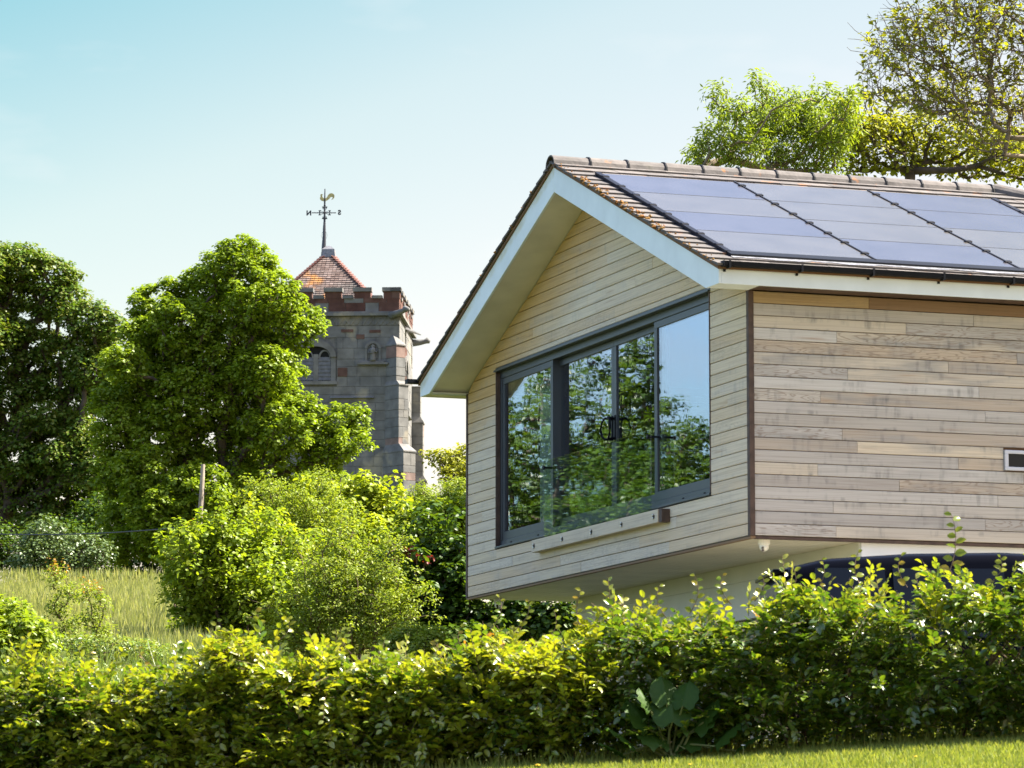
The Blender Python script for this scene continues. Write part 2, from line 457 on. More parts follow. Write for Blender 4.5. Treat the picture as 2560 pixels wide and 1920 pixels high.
# wall cores behind the cladding, with the window opening
wu0, wu1, ww0, ww1 = 1.0687, 7.8398, .5225, 2.6725
B = HB_()
B.b(0.02, wu0, .024, .22, 0, HB); B.b(wu1, W - .02, .024, .22, 0, HB)
B.b(wu0, wu1, .024, .22, 0, ww0 - .002)
t0 = [(u, roof_low(u)) for u in (.32, UC, W - .32)]
poly = [(.02, HB + .001), (wu0 - .001, HB + .001), (wu0 - .001, ww1 + .002), (wu1 + .001, ww1 + .002), (wu1 + .001, HB + .001), (W - .02, HB + .001), (UC, roof_low(UC) + .02)]
n = len(poly)
vs = [L(u, .024, w) for u, w in poly] + [L(u, .22, w) for u, w in poly]
B.add(vs, [(0,1,2), (0,2,6), (2,3,6), (3,5,6), (3,4,5), (7,9,8), (7,13,9), (9,13,10), (10,13,12), (10,12,11)] + [(i, i+n, (i+1)%n+n, (i+1)%n) for i in range(n)])
B.build('gable_wall', M['core'], house)
HB_().b(.024, .22, .222, VB, 0, HB).build('side_wall', M['core'], house)
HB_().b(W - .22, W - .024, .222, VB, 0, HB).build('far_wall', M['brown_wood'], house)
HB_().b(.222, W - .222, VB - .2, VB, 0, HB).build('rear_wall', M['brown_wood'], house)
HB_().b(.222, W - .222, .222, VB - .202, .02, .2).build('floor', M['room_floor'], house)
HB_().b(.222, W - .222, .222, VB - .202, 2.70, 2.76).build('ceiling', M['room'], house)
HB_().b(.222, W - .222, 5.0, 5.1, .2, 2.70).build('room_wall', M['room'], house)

# cladding boards, one object each
rb = random.Random(5)
P = .12617
def board(axis, u0a, u1a, u0b, u1b, z0, z1, mat):
    """One board with bevelled edges; (u0a,u1a) extents at z0, (u0b,u1b) at z1."""
    cs = [(.022, z0), (.004, z0), (0, z0 + .004), (0, z1 - .004), (.004, z1), (.022, z1)]
    j = rb.uniform(-.0015, .0015)
    rings = []
    for e in (0, 1):
        ring = []
        for d, z in cs:
            t = (z - z0) / max(1e-6, z1 - z0)
            u = (u0a + (u0b - u0a) * t) if e == 0 else (u1a + (u1b - u1a) * t)
            ring.append((d + j, u, z + G0) if axis == 'y' else (u, d + j, z + G0))
        rings.append(ring)
    if axis == 'x': rings = rings[::-1]
    return MB().loops(rings).build('cladding_board', mat, house)
def split(u0, u1, lo=1.3, hi=3.0, first=None):
    out, a = [], u0
    nxt = u0 + (first if first is not None else rb.uniform(.5, hi))
    while nxt < u1 - .45:
        out.append((a, nxt - .002)); a = nxt + .002; nxt = a + rb.uniform(lo, hi)
    out.append((a, u1)); return out
GAP = .007
for k in range(36):
    z0, z1 = k * P + .004, (k + 1) * P - GAP + .004
    if z0 > roof_low(UC) - .03: break
    def lim(z): return .064 if z <= HB + .02 else max(.064, UC - (roof_low(UC) - z) / SL)
    a0, b0 = lim(z0), lim(z1)
    def limr(z): return W - .045 if z <= HB + .02 else min(W - .045, UC + (roof_low(UC) - z) / SL)
    a1, b1 = limr(z0), limr(z1)
    zones = []
    if z1 < ww0 + .04 or z0 > ww1 + .02: zones.append((a0, a1, b0, b1, z0, z1))
    else:
        zones.append((a0, wu0 - .02, b0, wu0 - .02, z0, z1)); zones.append((wu1 + .02, a1, wu1 + .02, b1, z0, z1))
        if z0 < ww0 < z1 and ww0 - z0 > .03: zones.append((wu0 - .018, wu1 + .018, wu0 - .018, wu1 + .018, z0, ww0 - .004))
        if z0 < ww1 < z1 and z1 - ww1 > .05: zones.append((wu0 - .018, wu1 + .018, wu0 - .018, wu1 + .018, ww1 + .045, z1))
    if z1 < ww0 + .04 and z1 > ww0: zones = [(a0, a1, b0, b1, z0, min(z1, ww0 - .004))]
    for q0, q1, r0, r1, zz0, zz1 in zones:
        m0, m1 = max(q0, r0), min(q1, r1)
        if m1 - m0 < .25:
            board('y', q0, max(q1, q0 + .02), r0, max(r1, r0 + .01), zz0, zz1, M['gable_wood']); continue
        sp = split(m0, m1, 1.2, 3.2)
        for i, (s0, s1) in enumerate(sp):
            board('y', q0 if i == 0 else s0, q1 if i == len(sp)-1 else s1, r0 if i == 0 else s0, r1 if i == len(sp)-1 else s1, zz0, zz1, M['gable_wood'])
first_side = [.9, 2.6, .87, 2.75, 1.62, .7, 2.3, 1.15, .98, 3.2, 2.62, .74, 2.55, 1.05, 2.2, 3.0, .93, 1.72, 2.5, 1.3]
for k in range(20):
    z0, z1 = k * P + .004, min((k + 1) * P - GAP + .004, HB - .004)
    for s0, s1 in split(.05, 8.9, 1.5, 3.3, first_side[k % 20]):
        if s0 < 2.93 and s1 > 2.87 and z0 < .985 and z1 > .765:        # stop at the small window
            if z0 < .70 or z1 > 1.04: pass
            else:
                if s0 < 2.85: board('x', s0, 2.872, s0, 2.872, z0, z1, M['side_wood'])
                if s1 > 4.3: board('x', 4.208, s1, 4.208, s1, z0, z1, M['side_wood'])
                continue
        board('x', s0, s1, s0, s1, z0, z1, M['side_wood'] if k < 19 else M['gold_wood' if s0 < 1 else 'dark_wood'])  # top board darker: soft shade below the eave put into its colour
# corner and edge trims, drip trims
HB_().b(-.004, .060, -.010, .0, -.005, HB).b(-.010, -.004, -.010, .046, -.005, HB).build('corner_post', M['brown_wood'], house, .003)
HB_().b(W - .04, W + .012, -.010, .03, -.005, HB).b(W - .022, W + .012, .032, VB, 0, HB).build('edge_trim', M['brown_wood'], house)
HB_().b(0, W, -.004, .05, -.030, -.006).build('base_trim', M['dark_wood'], house)
HB_().b(0.001, .05, .052, VB, -.034, -.006).build('base_trim', M['brown_wood'], house)
HB_().b(-.006, W, -.008, .02, -.0055, -.001).build('drip_strip', M['black'], house)

# jetty soffit boards, ground floor
for k in range(11):
    HB_().b(.05, W - .05, .052 + k * .118, .052 + k * .118 + .113, -.022, -.012).build('soffit_board', M['soffit'], house, .003)
HB_().b(.06, W - .03, .03, VB - .1, -.010, -.001).build('jetty_deck', M['core'], house)
GV = 1.26
HB_().b(.10, 8.45, GV - .012, GV + .1, -.205, -.0225).build('wall_beam', M['render'], house, .004)
HB_().b(.115, 8.43, GV, GV + .22, -.62, -.206).build('lintel_wall', M['render'], house)
HB_().b(.115, 1.2, GV, GV + .22, -G0, -.621).build('front_wall', M['render'], house)
HB_().b(7.6, 8.43, GV, GV + .22, -G0, -.621).build('front_wall', M['render'], house)
doors = HB_()
doors.b(1.21, 7.59, GV + .10, GV + .14, -G0 + .01, -.625)
door_o = doors.build('garage_door', M['brown_wood'], house)
for k in range(24):
    HB_().b(1.22 + k * .265, 1.22 + k * .265 + .258, GV + .075, GV + .099, -G0 + .02, -.63).build('plank', M['beam_wood'], door_o)
HB_().b(.06, .26, GV + .0, VB, -G0, -.035).build('ground_side_wall', M['render_white'], house)
HB_().b(8.2, 8.42, GV + .23, VB, -G0, -.035).build('ground_far_wall', M['render_white'], house)
HB_().b(.27, 8.19, VB - .2, VB, -G0, -.035).build('ground_rear_wall', M['render_white'], house)

# barge boards, fascias, soffits
def barge(sgn):
    ue = -OE if sgn < 0 else 2 * UC + OE
    top = lambda u: HA - SL * abs(u - UC)
    ub = UC + sgn * (HA - .296 - HB) / SL
    pts = [(UC + sgn * .002, HA), (UC + sgn * .002, HA - .296), (ub, HB), (ue, HB), (ue, top(ue))]
    r0 = [L(u, -OG, w) for u, w in pts]; r1 = [L(u, -OG + .03, w) for u, w in pts]
    MB().loops([r0, r1]).build('barge_board', M['barge'], house, .003)
def barge_paint():
    m = plain('barge_paint', (.70, .76, .77), .5, var=.06, noise_scale=3.0)
    n, l = m.node_tree.nodes, m.node_tree.links
    b = [x for x in n if x.type == 'BSDF_PRINCIPLED'][0]
    src = b.inputs['Base Color'].links[0].from_socket
    tc = n.new('ShaderNodeTexCoord'); sep = n.new('ShaderNodeSeparateXYZ'); l.new(tc.outputs['Object'], sep.inputs[0])
    def mth(op, a, bb):
        q = n.new('ShaderNodeMath'); q.operation = op
        for k, x in enumerate((a, bb)):
            if hasattr(x, 'links'): l.new(x, q.inputs[k])
            else: q.inputs[k].default_value = x
        return q.outputs[0]
    # distance below the tile line: algae stain washed off the tiles, left-hand slope only
    dd = mth('SUBTRACT', mth('SUBTRACT', HA + G0, mth('MULTIPLY', mth('SUBTRACT', sep.outputs['Y'], UC), SL)), sep.outputs['Z'])
    rr = ramp_node(n, [(0, (.2,)*3), (.07, (.75,)*3), (.13, (0,)*3)]); l.new(dd, rr.inputs[0])
    nz = n.new('ShaderNodeTexNoise'); nz.inputs['Scale'].default_value = 3.5; nz.inputs['Detail'].default_value = 5; l.new(tc.outputs['Object'], nz.inputs[0])
    nr = ramp_node(n, [(.35, (0, 0, 0)), (.65, (1, 1, 1))]); l.new(nz.outputs[0], nr.inputs[0])
    gt = mth('GREATER_THAN', sep.outputs['Y'], UC)
    f = mth('MULTIPLY', mth('MULTIPLY', rr.outputs[0], nr.outputs[0]), gt)
    mx = n.new('ShaderNodeMixRGB'); l.new(f, mx.inputs[0]); l.new(src, mx.inputs[1]); mx.inputs[2].default_value = (.52, .47, .26, 1)
    l.new(mx.outputs[0], b.inputs['Base Color'])
    return m
M['barge'] = barge_paint()
barge(-1); barge(1)
UL = 2 * UC + OE
for va, vb2 in ((-OG + .031, 3.557), (3.56, 6.9), (6.903, VB + .3)):
    HB_().b(-OE, -OE + .022, va, vb2, HB, HT + .02).build('fascia', M['white'], house, .002)
HB_().b(UL - .022, UL, -OG + .031, VB + .3, HB, HT + .02).build('fascia', M['white'], house, .002)
HB_().b(-OE + .023, -.001, -OG + .031, -.013, HB + .001, HB + .016).build('eave_soffit', M['white'], house)
HB_().b(-OE + .023, -.013, -.0125, VB + .2, HB + .006, HB + .016).build('eave_soffit', M['brown_wood'], house)  # brown stands in for the deep shade under the side eave
HB_().b(W + .013, UL - .023, -OG + .031, VB + .2, HB + .004, HB + .016).build('eave_soffit', M['soffit'], house)
HB_().b(W + .03, W + .045, -OG + .04, VB, HB - .004, HB + .003).b(W + .13, W + .145, -OG + .04, VB, HB - .004, HB + .003).build('soffit_vent', M['white'], house)
for sgn in (-1, 1):
    ub = UC + sgn * (HA - .296 - HB) / SL
    pts = [(UC + sgn * .002, HA - .27), (UC + sgn * .002, HA - .285), (ub, HB + .0165), (ub, HB + .03)]
    MB().loops([[L(u, -OG + .031, w) for u, w in pts], [L(u, .03, w) for u, w in pts]]).build('gable_soffit', M['soffit'], house)

# roof
RB = VB + .35                                  # rear eave
HIPV = 5.03
zr = HA + .02
def rz(u): return HA + .025 - SL * abs(u - UC)
roofp = [L(UC, -OG - .02, rz(UC)), L(UC, HIPV, rz(UC)), L(-OE - .03, RB, rz(-OE - .03)), L(-OE - .03, -OG - .02, rz(-OE - .03)),
         L(UL + .03, -OG - .02, rz(UL + .03)), L(UL + .03, RB, rz(UL + .03))]
low = [(x, y, z - .03) for x, y, z in roofp]
roof = MB().add(roofp + low, [(0,1,2,3), (0,4,5,1), (1,5,2), (9,8,7,6), (7,11,10,6), (8,11,7), (3,9,6,0), (0,6,10,4), (4,10,11,5), (5,11,8,2), (2,8,9,3)]).build('roof', M['core'], house)
# tiles: wedge slabs
NR = 21
CU = (UC + OE + .07) / NR                       # horizontal gauge
ang = math.atan(SL)
def tile_mesh(name, wd, ln):
    v = [(0, 0, .012), (wd, 0, .012), (wd, ln, .0), (0, ln, .0), (0, 0, .040), (wd, 0, .040), (wd, ln, .018), (0, ln, .018)]
    me = bpy.data.meshes.new(name)
    me.from_pydata(v, [], [(0,3,2,1), (4,5,6,7), (0,1,5,4), (1,2,6,5), (2,3,7,6), (3,0,4,7)])
    me.materials.append(M['tile']); return me
TL = CU / math.cos(ang) + .04
tm = tile_mesh('roof_tile', .327, TL)
rt = random.Random(3)
def place_tile(sgn, row, v, name='roof_tile'):
    """row 0 = eave; local x along the ridge, local y up the slope."""
    o = bpy.data.objects.new(name, tm); col.objects.link(o); o.parent = roof
    uu = (-OE - .07 + row * CU) if sgn < 0 else (UL + .07 - row * CU)
    zz = rz(uu) + .004 + rt.uniform(-.002, .003)
    if sgn < 0:
        o.location = (v, uu, zz + G0); o.rotation_euler = (ang + rt.uniform(-.006, .006), 0, rt.uniform(-.006, .006))
    else:
        o.location = (v + .327, uu, zz + G0); o.rotation_euler = (ang + rt.uniform(-.006, .006), 0, math.pi + rt.uniform(-.006, .006))
    return o
V0 = -OG - .045
PU0, PU1, PV0, PV1 = .09, 3.86, -.20, 4.76      # the solar field in (u, v)
rest = []
for row in range(NR):
    for k in range(31):
        v = V0 + k * .33
        uu = -OE - .07 + row * CU
        vhip = HIPV + (RB - HIPV) * (UC - uu) / (UC + OE + .03)
        if v + .15 > vhip: break
        covered = v > PV0 - .05 and v + .33 < PV1 + .1 and uu > PU0 - .1 and uu + CU < PU1 + .12
        if covered: continue
        if v < 4.4 or (row > 11 and v < 7.5): place_tile(-1, row, v)
        else: rest.append((row, v))
    place_tile(1, row, V0)
mb = MB()
for row, v in rest:
    uu = -OE - .07 + row * CU; z = rz(uu) + .004 + G0
    mb.add([(v, uu, z), (v + .327, uu, z), (v + .327, uu + CU + .03, z + SL * (CU + .03)), (v, uu + CU + .03, z + SL * (CU + .03)),
            (v, uu, z + .035), (v + .327, uu, z + .035), (v + .327, uu + CU + .03, z + SL * (CU + .03) + .014), (v, uu + CU + .03, z + SL * (CU + .03) + .014)],
           [(4,5,6,7), (0,1,5,4), (1,2,6,5), (2,3,7,6), (3,0,4,7)])
tag(mb.build('roof_tile', M['tile'], roof), kind='stuff')
mb = MB()
for row in range(NR):
    for k in range(1, 30):
        v = V0 + k * .33; uu = UL + .07 - row * CU; z = rz(uu) + .004 + G0
        if v + .15 > HIPV + (RB - HIPV) * (uu - UC) / (UC + OE + .03): break
        mb.add([(v, uu, z), (v + .327, uu, z), (v + .327, uu - CU - .03, z + SL * (CU + .03)), (v, uu - CU - .03, z + SL * (CU + .03)),
            (v, uu, z + .035), (v + .327, uu, z + .035), (v + .327, uu - CU - .03, z + SL * (CU + .03) + .014), (v, uu - CU - .03, z + SL * (CU + .03) + .014)],
           [(7,6,5,4), (4,5,1,0), (5,6,2,1), (6,7,3,2), (7,4,0,3)])
tag(mb.build('roof_tile', M['tile'], roof), kind='stuff')
# ridge and hip tiles
def half_round(p0, p1, r0, r1, name, mat=M['tile']):
    p0, p1 = Vector(p0), Vector(p1); d = (p1 - p0).normalized(); s = d.cross(Vector((0, 0, 1))).normalized(); up = s.cross(d)
    rings = []
    for p, r in ((p0, r0), (p1, r1)):
        o_ = [p + s * r * math.cos(a) + up * r * .85 * math.sin(a) for a in np.linspace(-.35, math.pi + .35, 11)]
        i_ = [p + s * (r - .02) * math.cos(a) + up * (r - .02) * .85 * math.sin(a) for a in np.linspace(math.pi + .35, -.35, 11)]
        rings.append(o_ + i_)
    return MB().loops(rings).build(name, mat, roof)
zrid = HA + .005
for k in range(12):
    a = V0 - .01 + k * .4625
    half_round(L(UC, a + .005, zrid), L(UC, a + .452, zrid - .004), .145, .14, 'ridge_tile')
    half_round(L(UC, a + .448, zrid), L(UC, a + .466, zrid), .152, .152, 'ridge_union', M['black'])
for sgn in (-1, 1):
    e0 = Vector(L(UC, HIPV + .05, rz(UC) - .0)); e1 = Vector(L(UC + sgn * (UC + OE), RB - .05, rz(-OE)))
    n_ = 14
    for k in range(n_):
        half_round(e0.lerp(e1, (k + .02) / n_), e0.lerp(e1, (k + .98) / n_), .14, .135, 'hip_tile')
# moss along the verge
mb = MB()
for k in range(260):
    t = rt.random(); u = UC - .1 - t * (UC + OE - .1) if rt.random() < .92 else UC + rt.random() * 4.4
    c = L(u, V0 + rt.uniform(-.012, .05) + (0 if rt.random() < .7 else rt.random() * .1), rz(u) + .035 + rt.uniform(-.03, .01))
    r = rt.uniform(.008, .030) * (1.2 if .15 < t < .7 else .7)
    pts = [(c[0] + r*x*rt.uniform(.7, 1.3), c[1] + r*y*rt.uniform(.7, 1.3), c[2] + r*z*rt.uniform(.5, 1)) for x, y, z in ((1,0,0),(0,1,0),(-1,0,0),(0,-1,0),(0,0,1),(0,0,-1))]
    mb.add(pts, [(0,1,4),(1,2,4),(2,3,4),(3,0,4),(1,0,5),(2,1,5),(3,2,5),(0,3,5)])
tag(mb.build('moss', M['moss'], roof), kind='stuff')

# solar panels on the right-hand slope
def on_roof(u, v, h): return L(u, v, rz(u) + h)
tint = ['BGBG', 'GGGB', 'BBGG']  # two glass tints imitate the panels' differing sky reflections
rowu = [3.82, 2.889, 1.956, 1.045, .10]
colv = [-.19, 1.465, 3.13, 4.745]
nrm = Vector((0, -SL, 1)).normalized()
def slab(mb, u0, u1, v0, v1, h0, h1):
    mb.add([on_roof(u0, v0, h0), on_roof(u0, v1, h0), on_roof(u1, v1, h0), on_roof(u1, v0, h0),
            on_roof(u0, v0, h1), on_roof(u0, v1, h1), on_roof(u1, v1, h1), on_roof(u1, v0, h1)],
           [(0,3,2,1), (4,5,6,7), (0,1,5,4), (1,2,6,5), (2,3,7,6), (3,0,4,7)]); return mb
slab(MB(), PU0 + .02, PU1 - .02, PV0 + .02, PV1 - .02, .004, .02).build('panel_backing', M['black'], house)
for c in range(3):
    for r in range(4):
        v0, v1 = colv[c] + .022, colv[c + 1] - .022
        u1, u0 = rowu[r] - .006, rowu[r + 1] + .014
        p_ = slab(MB(), u0, u1, v0, v1, .021, .066).build('solar_panel', M['pv_blue' if tint[c][r] == 'B' else 'pv_grey'], house)
        slab(MB(), u0 - .014, u0 - .001, v0, v1, .022, .067).build('panel_edge', M['alu'], p_)
for c in range(4):
    v = colv[c]
    wd = .013 if c in (1, 2) else .04
    rail = slab(MB(), .06, 3.84, v - wd, v + wd * .6, .03, .076).build('panel_rail', M['rail'], house)
    for r in range(4):
        for f in (.25, .78):
            u = rowu[r + 1] + (rowu[r] - rowu[r + 1]) * f
            slab(MB(), u - .026, u + .026, v - .042, v + .042, .067, .086).build('clamp', M['rail'], rail, .006)
slab(MB(), -.06, .095, PV0 - .02, PV1 + .02, .03, .07).build('bottom_flashing', M['black'], house)
mb = MB(); nseg = 90
for i in range(nseg):
    va, vb = PV0 - .03 + (PV1 - PV0 + .06) * i / nseg, PV0 - .03 + (PV1 - PV0 + .06) * (i + 1) / nseg
    wa, wb_ = -.15 + .022 * math.sin(i * .45) + .012 * math.sin(i * 1.3), -.15 + .022 * math.sin((i + 1) * .45) + .012 * math.sin((i + 1) * 1.3)
    mb.add([on_roof(-.065, va, .05), on_roof(-.065, vb, .05), on_roof(wb_, vb, .052), on_roof(wa, va, .052)], [(0, 3, 2, 1)])
mb.build('lead_flashing', M['lead'], house)

# gutters
def gutter(u0, sg, v0, v1):
    prof = [(0, 2.745), (0, 2.70), (.02, 2.69), (.085, 2.69), (.102, 2.70), (.108, 2.742), (.103, 2.742), (.097, 2.703), (.082, 2.695), (.022, 2.695), (.005, 2.703), (.005, 2.745)]
    g = MB().loops([[L(u0 + sg * a, v, w) for a, w in prof] for v in (v0, v1)]).build('gutter', M['black'], house)
    return g
gut = gutter(-OE - .002, -1, -OG + .02, VB + .3)
for k in range(13):
    v = -.392 + k * .8
    HB_().b(-OE - .116, -OE - .001, v - .012, v + .012, 2.674, 2.684).b(-OE - .02, -OE - .001, v - .03, v - .008, 2.645, 2.674).b(-OE - .116, -OE - .110, v - .012, v + .012, 2.684, 2.747).build('gutter_bracket', M['black'], gut)
g2 = gutter(UL + .002, 1, -OG - .16, VB + .3)
HB_().b(UL + .004, UL + .112, -OG - .166, -OG - .16, 2.69, 2.746).build('gutter_cap', M['black'], g2)
HB_().b(-OE - .113, -OE - .003, -OG + .013, -OG + .02, 2.69, 2.747).build('gutter_cap', M['black'], gut)

# sliding window
win = HB_()
win.b(wu0, wu1, .05, .215, ww0 + .0, ww0 + .085); win.b(wu0, wu1, .05, .215, ww1 - .09, ww1)
win.b(wu0, wu0 + .06, .05, .215, ww0 + .086, ww1 - .091); win.b(wu1 - .06, wu1, .05, .215, ww0 + .086, ww1 - .091)
wframe = win.build('sliding_window', M['frame'], house, .004)
HB_().b(wu0 - .03, wu1 + .03, -.03, .049, ww1 - .01, ww1 + .012).b(wu0 - .03, wu1 + .03, -.004, .02, ww1 + .0125, ww1 + .04).build('head_flashing', M['frame'], wframe, .003)
HB_().b(wu0 - .01, wu1 + .01, -.02, .049, ww0 - .012, ww0 + .012).build('sill', M['frame'], wframe, .003)
HB_().b(wu1 - .004, wu1 + .017, -.006, .049, ww0 + .013, ww1 - .011).b(wu0 - .017, wu0 + .004, -.006, .049, ww0 + .013, ww1 - .011).build('reveal_lining', M['brown_wood'], wframe)
def sash(u0, u1, va, vb, st_l, st_r, bot=.10, top=.075):
    z0, z1 = ww0 + .087, ww1 - .092
    s = HB_().b(u0, u1, va, vb, z0, z0 + bot).b(u0, u1, va, vb, z1 - top, z1).b(u0, u0 + st_r, va, vb, z0 + bot + .0005, z1 - top - .0005).b(u1 - st_l, u1, va, vb, z0 + bot + .0005, z1 - top - .0005)
    s.build('sash', M['frame'], wframe, .003)
    HB_().b(u0 + st_r - .005, u1 - st_l + .005, (va + vb) / 2 - .008, (va + vb) / 2 + .008, z0 + bot - .005, z1 - top + .005).build('pane', M['pane'], wframe)
sash(wu0 + .061, 2.80, .060, .105, .085, .06)
sash(6.0, wu1 - .061, .060, .105, .06, .095)
sash(2.70, 4.222, .135, .185, .075, .08)
sash(4.224, 6.09, .135, .185, .09, .075)
HB_().b(5.985, 5.999, .05, .20, ww0 + .087, ww1 - .092).build('mullion', M['frame'], wframe)
for sgn in (-1, 1):
    u = 4.223 + sgn * .045
    u2 = 4.223 + sgn * .15
    pts = [L(u, .13, 1.46), L(u, .045, 1.45), L(u2 - sgn*.03, .035, 1.49), L(u2, .03, 1.57), L(u2 - sgn*.03, .035, 1.65), L(u, .045, 1.69), L(u, .13, 1.68)]
    MB().tube(pts, .014, 7).build('handle', M['black'], wframe, smooth=True)
    HB_().b(u - .018, u + .018, .122, .134, 1.42, 1.72).build('handle_plate', M['black'], wframe, .004)
for u in (6.5, 7.45, 1.35, 1.95):
    HB_().b(u - .022, u + .022, .044, .051, ww0 + .035, ww0 + .048).build('drain_cap', M['black'], wframe)
# balustrade glass with its timber beam
HB_().b(2.602, 5.98, -.068, -.054, .42, 1.375).build('balcony_glass', M['rail_glass'], house)
beam = HB_().b(2.30, 6.303, -.105, -.0, .335, .478).build('sill_beam', M['beam_wood'], house, .004)
HB_().b(2.20, 2.298, -.098, -.001, .332, .474).build('beam_end', M['brown_wood'], beam, .004)
for u in (6.208, 5.258, 4.314, 3.373, 2.417):
    b_ = MB().lathe([(.0, -.003), (.028, -.003), (.028, .0), (0, .0)], L(u, -.1065, .405)[:1] + L(u, -.1065, .405)[1:], 12, 'x').build('bolt', M['black'], beam)
    MB().lathe([(0, -.014), (.011, -.012), (.012, 0), (0, 0)], L(u, -.1095, .422), 8, 'x').lathe([(0, -.014), (.011, -.012), (.012, 0), (0, 0)], L(u, -.1095, .388), 8, 'x').build('bolt_head', M['steel'], beam)
for u0, u1, w in ((5.86, 6.03, 1.30), (2.56, 2.73, 1.30)):
    u = (u0 + u1) / 2
    MB().lathe([(0, -.09), (.026, -.09), (.026, -.072), (.012, -.07), (.012, .05), (.03, .052), (.03, .06), (0, .06)], L(u, 0, w), 10, 'x').build('glass_clamp', M['black'], house)
# small slot window on the side wall
sw = HB_().b(-.03, .02, 2.876, 4.20, .768, .805).b(-.03, .02, 2.876, 4.20, .944, .981).b(-.03, .02, 2.876, 2.918, .8055, .9435).b(-.03, .02, 4.16, 4.20, .8055, .9435)
swo = sw.build('slot_window', M['win_frame_pale'], house, .004)
HB_().b(-.004, .012, 2.919, 4.159, .806, .943).build('pane', M['dark_glass'], swo)

# curtain behind the left pane
mb = MB(); pts = []
for i in range(41):
    u = 6.42 + .62 * i / 40; pts.append((u, .29 + .03 * math.sin(i * 1.35)))
for i in range(40):
    (ua, va), (ub, vb_) = pts[i], pts[i + 1]
    mb.add([L(ua, va, .22), L(ub, vb_, .22), L(ub, vb_, 2.66), L(ua, va, 2.66), L(ua, va + .004, .22), L(ub, vb_ + .004, .22), L(ub, vb_ + .004, 2.66), L(ua, va + .004, 2.66)], [(0,1,2,3), (7,6,5,4)])
HM = Matrix.Translation((HX, HY, HZ - G0)) @ Matrix.Rotation(YAW, 4, 'Z')
cur = tag(mb.build('curtain', M['curtain'], None, smooth=True), 'pale curtain hanging inside the left pane of the wide window', 'curtain')
cur.matrix_world = HM
# security cameras under the jetty
def cctv(u, v, label):
    c = empty('security_camera', HM @ Vector(L(u, v, -.023)), YAW, label, 'camera', 'white dome cameras under the jetty')
    MB().lathe([(0, 0), (.062, 0), (.062, -.05), (.05, -.062), (0, -.062)], (0, 0, 0), 16).build('mount', M['cctv'], c, smooth=False)
    prof = [(.0, -.055)] + [(.05 * math.cos(a), -.075 - .05 * math.sin(a)) for a in np.linspace(-.4, 1.5, 8)] + [(0, -.126)]
    MB().lathe(prof, (0, 0, 0), 16).build('dome', M['cctv'], c, smooth=True)
    d = Vector((-.55, -.62, -.35)).normalized()
    for dz in (.014, -.016):
        p_ = Vector((0, 0, -.085 + dz)) + d * .045
        MB().tube([p_ - d * .008, p_ + d * .008], .014, 10).build('lens', M['lens'], c)
cctv(.157, .212, 'white dome security camera under the corner of the jetty nearest the slot window')
cctv(8.72, .34, 'white dome security camera under the far left end of the jetty')
# ------------------------------------------------------------------ church tower
M['stone'] = object_random_mat('grey_limestone', [(0, (.172, .168, .162)), (.3, (.155, .155, .153)), (.6, (.195, .187, .174)), (.85, (.175, .17, .162)), (1, (.145, .145, .147))], .95, 2.6, .30,
                               [((.42, .36, .25), .60, .9, .55), ((.12, .115, .10), .62, 1.7, .6)])
M['red_stone'] = object_random_mat('red_sandstone', [(0, (.115, .056, .042)), (.5, (.095, .045, .036)), (1, (.14, .082, .064))], .95, 3, .35, [((.25, .2, .16), .60, 1.2, .6)])
M['pink_stone'] = object_random_mat('pinkish_stone', [(0, (.22, .16, .14)), (1, (.20, .13, .11))], .95, 3, .3)
M['mortar'] = plain('mortar', (.135, .13, .12), .95, var=.3)
M['clay'] = object_random_mat('red_clay_tile', [(0, (.175, .125, .108)), (.3, (.115, .078, .068)), (.6, (.21, .16, .145)), (1, (.135, .095, .082))], .9, 3, .3,
                              [((.42, .18, .035), .56, .8, .8), ((.09, .085, .08), .56, .6, .8)])
M['clay_ridge'] = plain('red_hip_tile', (.15, .062, .048), .85, var=.3)
M['louvre'] = plain('louvre_slate', (.13, .13, .14), .8, var=.25)
M['dark'] = plain('dark_void', (.008, .008, .008), 1)
M['iron'] = plain('wrought_iron', (.02, .022, .035), .5)
M['gilt'] = plain('weathered_gilt', (.42, .36, .16), .4, metal=.6, var=.4, noise_scale=9)
TH, TROT = 3.2, R(-3.3)
TX, TY = -7.54, 158.4
TZ = float(ground_z(TX, TY))
tower = empty('church_tower', (TX, TY, TZ), TROT, 'old grey stone church tower with red battlements and a tiled pyramid roof', 'church tower')
def hz(ysrc, Y=155.2): return at(500, ysrc / K, Y)[2] - TZ
z_top, z_cren, z_str1, z_str0, z_band = hz(720), hz(741), hz(780), hz(791), hz(815)
MB().box((-TH + .03, -TH + .03, 0), (TH - .03, TH - .03, z_str1)).build('tower_core', M['mortar'], tower)
rs = random.Random(11)
zb = hz(1262)                                    # lowest course that shows
# belfry window on the front face
BW0, BW1 = -.75, .45
wz0, wzs, wzt = hz(953), hz(893), hz(866)
def arch_pts(x0, x1, zs, zt, n=7):
    c = (x0 + x1) / 2; out = []
    for i in range(n):
        t = i / (n - 1); out.append((x0 + (c - x0) * (1 - math.cos(t * math.pi / 2)) , zs + (zt - zs) * math.sin(t * math.pi / 2)))
    for i in range(n - 2, -1, -1):
        out.append((2 * c - out[i][0], out[i][1]))
    return out
stuffm = MB()
def stone(face, a0, a1, z0, z1, mat, d=None, keep=True):
    """A block on a face: 'f' front (a = x), 'r' right-hand (a = y)."""
    d = rs.uniform(.0, .016) if d is None else d
    g = .006
    if face == 'f': lo, hi = (a0 + g, -TH - d, z0 + g), (a1 - g, -TH + .06, z1 - g)
    else: lo, hi = (TH - .06, a0 + g, z0 + g), (TH + d, a1 - g, z1 - g)
    if keep: return MB().box(lo, hi).build('stone', mat, tower)
    stuffm.box(lo, hi)
z = zb; courses = []
